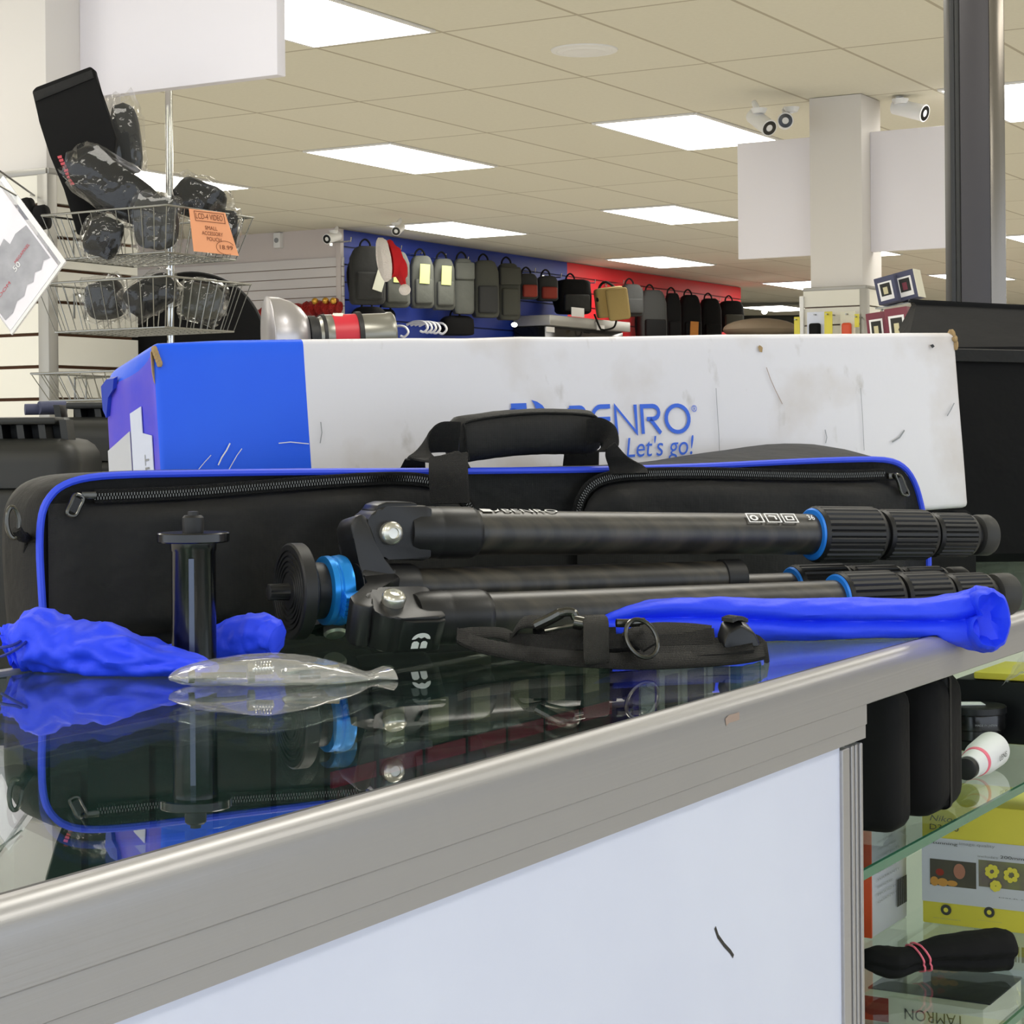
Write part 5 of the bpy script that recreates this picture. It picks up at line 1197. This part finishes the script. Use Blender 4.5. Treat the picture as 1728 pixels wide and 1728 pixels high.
# glass case below the bags with silver fascia
va = 9.40; ua, ub = wallpx(866, 530, VB - .04), wallpx(1064, 545, va); zt = hit(900, 528, W(0, va, 0), V).z; zf = hit(900, 546, W(0, va, 0), V).z
t = thing('wall_showcase', W((ua+ub)/2, (va + VB)/2, 0), 'dark glass showcase with silver top fascia under the bags', 'showcase')
obj('fascia', MB().box(W((ua+ub)/2, (va+VB-.04)/2, (zt+zf)/2), (ub - ua, VB - .04 - va, zt - zf), .01, X=RZ), mat('silver_fascia', '#a9a8a4', .35, .4), t)
obj('cabinet', MB().box(W((ua+ub)/2, (va+VB)/2 + .02, zf/2), (ub - ua - .06, VB - va - .10, zf - .004), .01, X=RZ), mat('dark_glazing', '#17181a', .12), t)
for x, y, r_ in ((1072, 556, 0),): pass
for k, (x, y, lb_) in enumerate(((868, 548, 'round white light shining at the left end of the dark showcase'),)):
    q = hit(x, y, W(0, va - .03, 0), V); o = obj('spot_lamp', MB().ellipsoid(q, U * .045, V * .02, Z * .022, 14, 8), 'lamp', t)
q = hit(975, 527, W(0, va - .012, 0), V); obj('fascia_label', MB().box(q, (.26, .006, .09), .002, X=RZ), 'white', t)
for x0, x1, y0, m_ in ((1005, 1022, 553, 'white'), (925, 932, 556, 'white')): 
    q = hit((x0+x1)/2, y0, W(0, va - .005, 0), V); obj('shelf_label', MB().box(q, (.16, .006, .05), X=RZ), m_, t)
# white hooks low on the blue wall
for k, (x, y) in enumerate(((676, 559), (709, 551), (716, 552), (723, 552), (730, 553), (741, 554))):
    q = hit(x, y, W(0, VB - .16, 0), V); u_, v_ = uv(q); z_ = q.z
    o = obj('hanger_hook', MB().tube(smoothpts([W(u_, VB - .018, z_ + .02), W(u_, VB - .1, z_ + .045), W(u_, VB - .2, z_ + .04), W(u_, VB - .24, z_ - .01), W(u_, VB - .2, z_ - .05), W(u_, VB - .16, z_ - .04)], 5), .011, 6), 'white')
    tag(o, 'white plastic hanger hook low on the blue wall' if k else 'single white hanger hook beside the flash head, low on the blue wall', 'hook', 'white hooks low on the blue wall' if k else None)
# small fittings: cameras, box on the side wall, garland, ceiling vent
def bullet_camera(px, py, d, aim, ceil_px, label, s_=1.0):
    c = P(px, py, d); aim = Vector(aim).normalized()
    t = thing('security_camera', c, label, 'security camera', None)
    obj('housing', MB().lathe(c, aim, [(-.10*s_, .030*s_), (-.095*s_, .038*s_), (.05*s_, .040*s_), (.075*s_, .042*s_), (.076*s_, .036*s_)], 28), 'white', t, 30)
    obj('lens_face', MB().lathe(c, aim, [(.060*s_, .030*s_), (.077*s_, .036*s_), (.078*s_, .018*s_), (.074*s_, .016*s_)], 28), 'anod_gloss', t, 30)
    up_ = P(*ceil_px); ar = MB(); ar.tube(smoothpts([c - aim * .05 * s_ + Z * .035 * s_, c - aim * .08 * s_ + Z * .07 * s_, up_ - Z * .02], 5), .014 * s_, 8); ar.lathe(up_ - Z * .025, Z, [(0, .03*s_), (.02, .04*s_), (.025, .04*s_)], 20)
    obj('bracket', ar, 'white', t)
bullet_camera(1286, 207, 10.4, (.35, -.75, -.45), (1281, 183, 10.4), 'white bullet camera pointing down, left one of the pair by the right column', 1.05)
bullet_camera(1325, 205, 10.5, (-.12, -1, -.10), (1336, 181, 10.5), 'white bullet camera with black lens facing the viewer', 1.0)
bullet_camera(1538, 186, 10.6, (.72, -.62, -.30), (1519, 167, 10.6), 'white bullet camera right of the column, above the right board', 1.1)
bullet_camera(560, 401, 16.6, (-.5, -.9, -.25), (563, 389, 16.6), 'small dark-lensed camera high in the corner left of the blue wall', 1.0)
bullet_camera(672, 387, 15.9, (-.2, -.9, -.3), (668, 376, 15.9), 'small camera under the ceiling above the Santa hat', .9)
q = hit(470, 406, W(uB0 - .02, 0, 0), U)
t = thing('wall_sensor', q, 'small white box on the pale wall left of the blue slats', 'sensor')
obj('box', MB().box(q, (.06, .07, .13), .006, X=RZ), 'white', t); obj('dial', MB().lathe(q - U * .03, -U, [(0, .022), (.004, .022), (.005, .018)], 20), 'ink_grey', t)
gt = MB(); gp = [hit(440 + 133 * k / 30, 530 - 13 * k / 30 + 2 * math.sin(k * 1.1), W(uB0 - .12, 0, 0), U) for k in range(31)]
t = thing('tinsel_garland', gp[15] - Z * .05, 'red tinsel garland with gold baubles along the pale slat wall', 'garland')
obj('tinsel', gt.tube(gp, [.055 + .02 * math.sin(k * 2.3) for k in range(31)], 10), 'tinsel', t)
for k in (4, 13, 22, 26, 29): obj('bauble', MB().ellipsoid(gp[k] + Z * .05 - U * .05, U * .03, V * .03, Z * .03, 12, 8), 'gold', t)
q = hit(556, 545, W(uB0 - .3, 0, 0), U); o = obj('white_cabinet', MB().box(Vector((q.x - .12, q.y, q.z / 2)), (.62, .4, q.z), .01, X=RZ), 'white'); tag(o, 'white cabinet below the tinsel garland, in the corner by the blue wall', 'cabinet')
q = ground(986, 84, CEIL); o = obj('ceiling_vent', MB().lathe(q - Z * .0005, -Z, [(0, .155), (.006, .152), (.010, .13), (.008, .125), (.014, .10), (.012, .095), (.018, .06), (.018, .004)], 40), 'white'); tag(o, 'round white vent set in the ceiling tiles above', 'vent')
# ------------------------------------------------------------------ right column fittings
pu = uR - .034
def pack(x0, x1, y0, y1, m_, label, bubble=None, off=.05):
    pl_ = W(pu - off, 0, 0); A, B = hit(x0, y0, pl_, U), hit(x1, y1, pl_, U); c = (A + B) / 2; vw = abs(uv(A)[1] - uv(B)[1]); h = A.z - B.z
    t = thing('blister_pack', Vector((c.x, c.y, B.z)), label, 'blister pack')
    obj('card', MB().box(c, (.006, vw, h), .002, X=RZ), m_, t)
    obj('peg', MB().tube([W(pu, uv(c)[1], A.z - .015), c - U * .03 + Z * (h/2 - .015)], .004, 6), 'steel', t)
    if bubble: obj('product', MB().box(c - U * .02 - Z * h * .1, (.03, vw * .62, h * .55), .012, 3, X=RZ), bubble, t)
pack(1362, 1393, 527, 585, 'white_panel', 'clear pack with a black gadget on the right column', 'black_soft')
pack(1391, 1405, 526, 580, 'yellow', 'yellow carded pack beside the black gadget pack on the right column', None, .09)
pack(1418, 1444, 526, 585, 'cream_card', 'pale pack with an orange product on the right column', 'orange_box', .04)
pack(1442, 1450, 530, 552, 'yellow', 'narrow yellow pack hanging at the corner of the right column', None, .08)
pack(1340, 1350, 535, 570, 'yellow', 'yellow pack sticking out left of the right column', None, .02)
tq = hit(1353, 500, W(pu - .01, 0, 0), U); o = obj('white_edge_trim', MB().box(Vector((tq.x, tq.y, 1.30)), (.02, .022, (tq.z - 1.30) * 2), .003, X=RZ), 'white'); tag(o, 'bright white upright strip on the left edge of the right column', 'strip')  # plain white trim box for the lit edge; not a lamp
def photo_box(x0, x1, y0, y1, d, m_, label, ang=0, side=None, group=None):
    A, B = P(x0, y1, d), P(x1, y0, d); rx, uy = fr(d); c = P((x0+x1)/2, (y0+y1)/2, d); R_ = RZ @ Matrix.Rotation(math.radians(90), 3, 'Z')
    w_ = (x1 - x0) * d / F / .84; h = (y1 - y0) * d / F; Rr = RZ @ Matrix.Rotation(math.radians(ang), 3, 'X')
    t = thing('film_box', c - Z * h/2, label, 'film box', group)
    obj('box', MB().box(c + U * .05, (.10, w_, h), .003, X=Rr), m_, t)
    ex_, ez_ = Rr @ Vector((0, -1, 0)), Rr @ Vector((0, 0, 1)); n_ = Rr @ Vector((-1, 0, 0)); o_ = c + U * .05 + n_ * .0505
    def pl(a0, a1, b0, b1, mm, ht, nm): return obj(nm, MB().prism([(a0*w_, b0*h), (a1*w_, b0*h), (a1*w_, b1*h), (a0*w_, b1*h)], o_, ex_, ez_, n_ * ht), mm, t, 0)
    pl(-.34, .34, -.38, .30, 'ink_white', .002, 'photo_border'); pl(-.25, .25, -.22, .24, 'char_bag', .003, 'photo'); pl(-.12, .10, -.16, .10, 'maroon' if side else 'beige_card', .004, 'photo_subject')
    if side: obj('white_side', MB().box(c + U * .05 + ex_ * (w_/2 + .001), (.098, .003, h * .98), X=Rr), side, t)
photo_box(1480, 1510, 466, 512, 9.3, 'slate', 'dark film box, left one of the tilted pair right of the column', -12)
photo_box(1512, 1543, 457, 506, 9.3, 'slate', 'dark film box with white side, right one of the tilted pair', -12, 'cream_card')
photo_box(1465, 1494, 527, 585, 9.2, 'maroon', 'maroon film box, left one of two on the shelf below the tilted pair', -6)
photo_box(1497, 1531, 519, 585, 9.1, 'maroon', 'maroon film box, right one of two on the shelf below the tilted pair', -6)
sh = MB(); q = P(1508, 516, 9.35); sh.prism([(-.09, -.012), (.10, .012), (.10, .018), (-.09, -.006)], q, Vector((.86, -.5, .12)).normalized() if False else -V, Z, U * .14)
c = q + U * .07; sh.tube([c + V * .08 - Z * .01, W(uR + .10, vR - .034, c.z - .02)], .006, 6); o = obj('wire_shelf', sh, 'steel'); tag(o, 'small wire shelf on the right column under the two tilted film boxes', 'shelf')
sh = MB(); q = P(1498, 587, 9.2); sh.box(q + U * .06, (.16, .26, .012), X=RZ); sh.tube([q + U * .08 + V * .1, W(uR + .06, vR - .034, q.z)], .006, 6); o = obj('wire_shelf', sh, 'steel'); tag(o, 'small wire shelf on the right column under the maroon film boxes', 'shelf')
# far end of the shop: dark goods on a low fixture
q = P(1318, 560, 27); o = obj('display_fixture', MB().box(Vector((q.x, 27.5, (P(1318, 531, 27).z) / 2)), (1.2, .8, P(1318, 531, 27).z), .03), 'case'); tag(o, 'dark display fixture at the far end, left of the right column', 'fixture')
q = P(1283, 556, 21.5); o = obj('soft_bag', MB().ellipsoid(q, Vector((.40, 0, 0)), Vector((0, .3, 0)), Z * .12, 24, 12), 'dark_wall'); tag(o, 'brown soft bag lying at the far end right of the red wall', 'bag')
st_ = MB().box(Vector((q.x, q.y, (q.z - .13) / 2)), (.9, .6, q.z - .13), .01); o = obj('low_counter', st_, 'case'); tag(o, 'low dark counter under the brown soft bag', 'counter')
o = obj('globe_lamp', MB().ellipsoid(P(1290, 526, 23), Vector((.034, 0, 0)), Vector((0, .034, 0)), Z * .03, 14, 10), 'lamp'); tag(o, 'tiny bright globe lamp above the far dark fixture', 'lamp')
# ------------------------------------------------------------------ inside the showcase, seen through its open front
S1, S2, S3 = 0.7955, 0.5905, 0.4785
def ubox(corner, z0, left_px, right_px, ztop_px, du_max=None, dv_max=None):
    """box aligned with the counter: nearest bottom corner at pixel corner on height z0; extents from pixels"""
    c = ground(*corner, z0); u0, v0 = uv(c)
    v1 = uv(hit(left_px, corner[1], c, U))[1]; u1 = uv(hit(right_px, corner[1], c, V))[0]
    z1 = hit(corner[0], ztop_px, c, U).z
    if du_max: u1 = min(u1, u0 + du_max)
    return u0, u1, v0, v1, z1
def solid(name, u0, u1, v0, v1, z0, z1, m_, parent, r=.002, seg=2, sm=40): return obj(name, MB().box(W((u0+u1)/2, (v0+v1)/2, (z0+z1)/2), (abs(u1-u0), abs(v1-v0), z1-z0), r, seg, X=RZ), m_, parent, sm)
# two black cases by the corner post
u0, u1, v0, v1, z1 = ubox((1513, 1413), S1, 1425, 1530, 1170); t = thing('lens_pouch', W(u0, v0, S1), 'black padded pouch on the upper glass shelf right beside the aluminium corner post', 'pouch')
solid('body', u0, u0 + .045, v0, v0 + .075, S1, .912, 'black_soft', t, .014, 4)
u0, u1, v0, v1, z1 = ubox((1580, 1388), S1, 1512, 1634, 1150); t = thing('lens_pouch', W(u0, v0, S1), 'taller black rounded case on the upper glass shelf, behind the padded pouch', 'pouch')
solid('body', u0, u1, v0, v1 + .02, S1, .915, 'black_soft', t, .020, 5); solid('zip_band', u0 + (u1-u0)*.42, u0 + (u1-u0)*.50, v0 - .0004, v1 + .0204, S1 + .004, .9154, 'nylon', t, .006, 3)
# black lens with cap
c = ground(1648, 1262, S1); t = thing('camera_lens', c, 'black camera lens standing on the upper glass shelf with a white sticker on its cap', 'lens')
obj('barrel', MB().lathe(c, Z, [(0, .026), (.001, .028), (.010, .0285), (.011, .0270), (.020, .0270), (.021, .0290), (.034, .0295), (.036, .0290)], 56), 'anod_gloss', t, 30)
obj('cap', MB().lathe(c, Z, [(.036, .0290), (.037, .0305), (.043, .0305), (.0445, .0290), (.0448, .004)], 56), 'anod', t, 30)
obj('sticker', MB().box(c + Z * .0455 + Vector((-.006, 0, 0)), (.026, .022, .0008)), 'white', t)
a, b = Vector((math.cos(-1.2), math.sin(-1.2), 0)), None
text('MADE IN JAPAN', c + Vector((-.008, -.0292, .0255)), Vector((.022, 0.0, 0)), Z * .0028, Vector((0, -1, 0)), 'ink_grey', t, 'engraved_lettering', ht=.0008)
# white bottle lying down
p0, p1 = ground(1634, 1318, S1) + Z * .0125, ground(1676, 1296, S1) + Z * .0185
t = thing('cleaner_bottle', (p0 + p1) / 2 - Z * .018, 'white lens cleaner bottle with pink print lying on the upper glass shelf', 'bottle'); ax = (p1 - p0).normalized(); Lb = (p1 - p0).length
obj('bottle', MB().lathe(p0, ax, [(0, .009), (.001, .0110), (Lb * .35, .0135), (Lb * .5, .0165), (Lb * .95, .0175), (Lb, .0160), (Lb + .001, .004)], 36), 'white', t, 40)
obj('cap', MB().lathe(p0, -ax, [(-.001, .0095), (0, .0105), (.008, .0102), (.009, .0085)], 28), 'rubber', t)
obj('pink_band', MB().lathe(p0, ax, [(Lb * .26, .0132), (Lb * .27, .0136), (Lb * .33, .0139), (Lb * .34, .0135)], 36), 'pink_band', t)
sd = ax.cross(Z).normalized(); sd = sd if sd.y < 0 else -sd
text('LENS', p0 + ax * (Lb * .50) + sd * .0172 - Z * .002, ax * (Lb * .3), Z * .005, sd, 'ink_dark', t, ht=.001)
# black box in plastic with a yellow card on top
c = ground(1612, 1250, S1); u0, v0 = uv(c); t = thing('boxed_accessory', W(u0 + .05, v0 - .06, S1), 'large black box wrapped in clear plastic at the back of the upper shelf', 'box')
zt = P(1680, 1128, 2.2).z
solid('box', u0, u0 + .12, v0 - .21, v0, S1, zt, 'anod', t, .003)
fl = MB(); q = [P(1728, 1096, 1.98), P(1700, 1112, 1.99), P(1690, 1158, 2.0), P(1712, 1140, 1.99), P(1760, 1128, 1.98)]
fm = []
for i in range(9):
    for j in range(7):
        s_, r_ = i/8, j/6; p_ = (q[0]*(1-s_) + q[2]*s_)*(1-r_) + (q[4]*(1-s_) + q[3]*s_)*r_; fm.append(p_ + Vector((0, .01 * nz((s_*4, r_*4, 1), 1), .004 * nz((s_*5, r_*5, 7), 1))))
fl.add(fm, [(i*7+j, (i+1)*7+j, (i+1)*7+j+1, i*7+j+1) for i in range(8) for j in range(6)]); obj('loose_wrap', fl, 'film', t, 60)
o = solid('yellow_leaflet', u0 + .0, u0 + .11, v0 - .21, v0 - .02, zt + .0005, zt + .008, 'yellow', None); tag(o, 'yellow box lying on top of the plastic wrapped black box', 'box')
# orange and grey box on the middle shelf
u0, u1, v0, v1, z1 = ubox((1471, 1584), S2, 1440, 1531, 1402); t = thing('accessory_box', W(u0, v0, S2), 'grey printed accessory box with an orange end beside the corner post', 'box')
solid('box', u0, u1, v0, v1, S2, z1, 'grey_card', t, .0015); solid('orange_end', u0 - .002, u0 + .001, v0 - .0008, v1, S2 + .0005, z1 - .0005, 'orange_box', t, .0008)
n_ = -V; o_ = W(u0, v0, S2)
for k in range(9):
    zz = (z1 - S2) * (.86 - k * .07); text(('SPECIFICATIONS', 'ITEM NUMBER', 'CONTENTS', 'BATTERY PACK', 'CHARGER', 'WARRANTY', 'MANUFACTURED', 'IMPORTED BY', 'QUANTITY')[k], o_ + U * ((u1-u0) * .12) + Z * zz, U * ((u1-u0) * (.42 + .1 * (k % 3))), Z * (z1-S2) * .022, n_, 'ink_grey', t, 'small_print', ht=.0022)
bc_ = MB()
for k in range(16): bc_.prism([(0, 0), (0.0006 + .0005 * (k * 7 % 3), 0), (.0006 + .0005 * (k * 7 % 3), (z1-S2) * .26), (0, (z1-S2) * .26)], o_ + U * ((u1-u0) * (.66 + .018 * k)) + Z * ((z1-S2) * (.16 + .0 * k)) - V * .0022, U, Z, -V * .0003)
obj('barcode', bc_, 'ink_dark', t, 0)
# yellow camera box
c = ground(1557, 1556, S2); u0, v0 = uv(c); z1 = hit(1557, 1352, c, U).z; v1 = uv(hit(1850, 1560, c, U))[1]
t = thing('camera_box', W(u0 + .06, (v0 + v1)/2, S2), 'yellow and grey camera carton with two printed photos on the middle shelf', 'camera box')
solid('box', u0, u0 + .13, v1, v0, S2, z1, 'yellow', t, .0015)
def face(px, py): q = hit(px, py, c, U); return q
def fquad(x0, x1, y0, y1, m_, nm, ht=.001, slope=.09):
    A, B = face(x0, y0), face(x1, y1); va, vb = uv(A)[1], uv(B)[1]
    return obj(nm, MB().prism([(0, 0), (va - vb, 0), (va - vb, A.z - B.z), (0, A.z - B.z)], W(u0 - .0002, va, B.z), -V, Z, -U * ht), m_, t, 0)
zA, zB = face(1557, 1411).z, face(1557, 1519).z
obj('grey_band', MB().prism([(0, zB), (v0 - v1, zB), (v0 - v1, zA), (0, zA)], W(u0 - .0002, v0, 0), -V, Z, -U * .0008), 'grey_card', t, 0)
def ftext(s_, x0, x1, y0, y1, m_, **k):
    A, B = face(x0, y0), face(x1, y1); text(s_, W(u0, uv(A)[1], B.z), -V * (uv(A)[1] - uv(B)[1]), Z * (A.z - B.z), -U, m_, t, ht=.0026, **k)
ftext('Nikon', 1570, 1618, 1374, 1388, 'ink_dark', shear=.25); ftext('D3200', 1570, 1619, 1389, 1403, 'ink_dark')
ftext('stunning', 1570, 1617, 1418, 1428, 'ink_dark'); ftext('image quality', 1620, 1680, 1420, 1432, 'ink_grey'); ftext('includes', 1651, 1685, 1442, 1449, 'ink_grey'); ftext('200mm', 1689, 1729, 1443, 1452, 'ink_dark'); ftext('lens', 1733, 1760, 1444, 1454, 'ink_dark')
ftext('DSLR technology', 1687, 1790, 1513, 1526, 'ink_dark'); ftext('24.2 MEGAPIXELS', 1576, 1622, 1548, 1552, 'ink_grey'); ftext('FULL HD MOVIE', 1652, 1692, 1552, 1556, 'ink_grey')
z_photo = [(1570, 1648, 1448, 1500, 'm1'), (1652, 1738, 1450, 1504, 'm2')]
m1 = mat('print_dark_scene', '#3a3632', .4, var=('#55503f', 26)); m2 = mat('print_violet_scene', '#6b5a60', .4, var=('#808a4c', 24))
fquad(1570, 1648, 1448, 1500, m1, 'printed_photo', .0014); fquad(1652, 1738, 1450, 1504, m2, 'printed_photo', .0014)
sp_ = MB()
def disc(x, y, rx_, ry_, ht=.0022, n_=16): 
    q = face(x, y); sc_x = (uv(face(x - 1, y))[1] - uv(face(x + 1, y))[1]) / 2; sc_z = (face(x, y - 1).z - face(x, y + 1).z) / 2
    return [W(u0 - ht, uv(q)[1] + rx_ * sc_x * math.cos(2*math.pi*i/n_), q.z + ry_ * sc_z * math.sin(2*math.pi*i/n_)) for i in range(n_)]
def patch(specs, m_, nm):
    mb = MB()
    for s_ in specs: pts = disc(*s_); mb.add(pts, [tuple(range(len(pts)))])
    return obj(nm, mb, m_, t, 0)
patch([(1587, 1471, 7, 6)], 'rust', 'photo_subject'); patch([(1620, 1470, 10, 13)], mat('print_skin', '#a5705a', .5), 'photo_subject')
patch([(1578, 1486, 7, 8, .0023), (1592, 1488, 9, 7, .0024), (1608, 1490, 9, 5, .0025)], mat('print_orange', '#c08a3e', .5), 'photo_subject')
pet = []
for cx_, cy_, rr in ((1675, 1470, 13), (1708, 1476, 15), (1682, 1494, 9)):
    for k in range(7): pet.append((cx_ + rr * .6 * math.cos(k * .9), cy_ + rr * .6 * math.sin(k * .9), 4.6, 4.6, .0022 + .0001 * len(pet)))
patch(pet, 'yellow', 'photo_subject')
for x, y in ((1597, 1535), (1670, 1539)):
    q = disc(x, y, 9, 9, .0012, 24); obj('round_icon', MB().add(q, [tuple(range(24))]), 'ink_dark', t, 0)
    q = disc(x, y, 4, 4, .0018, 16); obj('icon_center', MB().add(q, [tuple(range(16))]), 'yellow', t, 0)
# rolled black strap with pink rubber bands
t = thing('camera_strap', ground(1590, 1640, S2), 'rolled black strap held by pink rubber bands on the middle shelf', 'strap')
pth = [(1464, 1616, 1.955), (1474, 1618, 1.95), (1505, 1624, 1.95), (1540, 1618, 1.955), (1580, 1609, 1.965), (1630, 1606, 1.975), (1680, 1603, 1.985), (1700, 1604, 1.99), (1711, 1606, 1.99)]
rad = [(.008, .010), (.0125, .016), (.0150, .020), (.0120, .016), (.0150, .020), (.0190, .024), (.0205, .024), (.0180, .020), (.010, .012)]
rings, pts = pouch('s', pth, '', rad, .07, lambda k, th: (1 - .22 * math.exp(-((math.atan2(math.sin(th + .25), math.cos(th + .25))) / .22) ** 2)), 31, 40, 8, flat=S2 + .0006)
obj('roll', MB().loft(rings), 'black_soft', t, 50)
for px_, sl_ in ((1536, 9), (1547, 9)):
    loop = []
    for i in range(28):
        th = 2*math.pi*i/28; k0 = min(range(len(pts)), key=lambda i_: abs(CX + F * pts[i_].x / pts[i_].y - px_)); rg_ = rings[k0]; c_ = pts[k0]
        p_ = rg_[int(i * len(rg_) / 28)]; p_ = c_ + (p_ - c_) * 1.05; loop.append(p_ - Vector((1, 0, 0)) * ((p_.z - c_.z) * .25))
    obj('rubber_band', MB().tube(loop, .0011, 6, True), 'pink_band', t)
# lens box and white packet on the lowest glass shelf
u0, u1, v0, v1, z1 = ubox((1640, 1700), S3, 1470, 1700, 1560)
c = P(1455, 1690, 2.20); u0, v0 = uv(c); 
t = thing('lens_box', W(u0 + .06, v0 - .07, S3), 'cream and dark lens box on the lowest glass shelf below the strap', 'box')
solid('box', u0, u0 + .14, v0 - .135, v0, S3, .508, 'cream_card', t, .002); solid('dark_top', u0 + .02, u0 + .141, v0 - .136, v0 + .001, .5075, .510, 'char_bag', t, .001)
text('TAMRON', W(u0 - .001, v0 - .115, 0.499) , V * .066, -Z * .012, -U, 'ink_dark', t, ht=.002)
solid('rust_label', u0 - .001, u0 + .002, v0 - .03, v0 + .0005, .480, .506, 'rust', t, .0005)
c = P(1642, 1650, 2.36); u0, v0 = uv(c); t = thing('white_packet', W(u0, v0 - .06, S3), 'pale packet with a barcode on the lowest glass shelf, right of the lens box', 'packet')
solid('packet', u0, u0 + .05, v0 - .16, v0, S3, .54, mat('pale_blue_card', '#c9d2da', .5), t, .004)
bc_ = MB()
for k in range(14): bc_.prism([(0, 0), (.0012 + .0008 * (k * 5 % 3), 0), (.0012 + .0008 * (k * 5 % 3), .018), (0, .018)], W(u0 - .0006, v0 - .03 - .004 * k, .505), -V, Z, -U * .0004)
obj('barcode', bc_, 'ink_dark', t, 0)
# goods under the glass top, along the back of the upper shelf
k = 0; u = 0.98
names = ['first', 'second', 'third', 'fourth', 'fifth', 'sixth', 'seventh', 'eighth', 'ninth', 'tenth', 'eleventh', 'twelfth']
for k in range(12):
    w_ = .064; h = .102 + .006 * ((k * 5) % 3); v_ = .965; uu = .96 + k * .070
    t = thing('carded_accessory', W(uu + w_/2, v_, S1), 'dark green accessory pack with cream hang tag under the glass top, ' + names[k] + ' from the left', 'accessory pack', 'dark green packs under the glass')
    solid('pack', uu, uu + w_, v_ - .03, v_ + .03, S1, S1 + h, 'teal', t, .002)
    if k < 5: continue
    solid('red_band', uu + .001, uu + w_ - .001, v_ - .032, v_ - .029, S1 + .045, S1 + .058, 'pink_card', t, 0)
    solid('hang_tag', uu + .006, uu + .034, v_ - .033, v_ - .029, S1 + .072, S1 + .098, 'beige_card', t, 0); solid('price_label', uu + .030, uu + .054, v_ - .033, v_ - .029, S1 + .010, S1 + .034, 'beige_card', t, 0)
    if k == 0: pass
for k, (uu, w_, h, m_, lb_) in enumerate(((1.815, .055, .10, 'violet', 'violet accessory box under the glass, left of the cream boxes'), (1.875, .05, .105, 'cream_card', 'cream battery box under the glass, leftmost of three'), (1.930, .06, .105, 'cream_card', 'cream battery box under the glass, middle one of three'), (1.995, .06, .10, 'cream_card', 'cream battery box under the glass, rightmost of three'), (2.07, .07, .09, 'aqua', 'pale green box under the glass, right of the cream boxes'))):
    t = thing('battery_box', W(uu + w_/2, .96, S1), lb_, 'box'); solid('box', uu, uu + w_, .92, .99, S1, S1 + h, m_, t, .002)
    solid('printed_window', uu + .012, uu + w_ - .012, .9175, .921, S1 + .02, S1 + h * .7, 'ink_dark' if m_ == 'cream_card' else 'ink_white', t, 0)
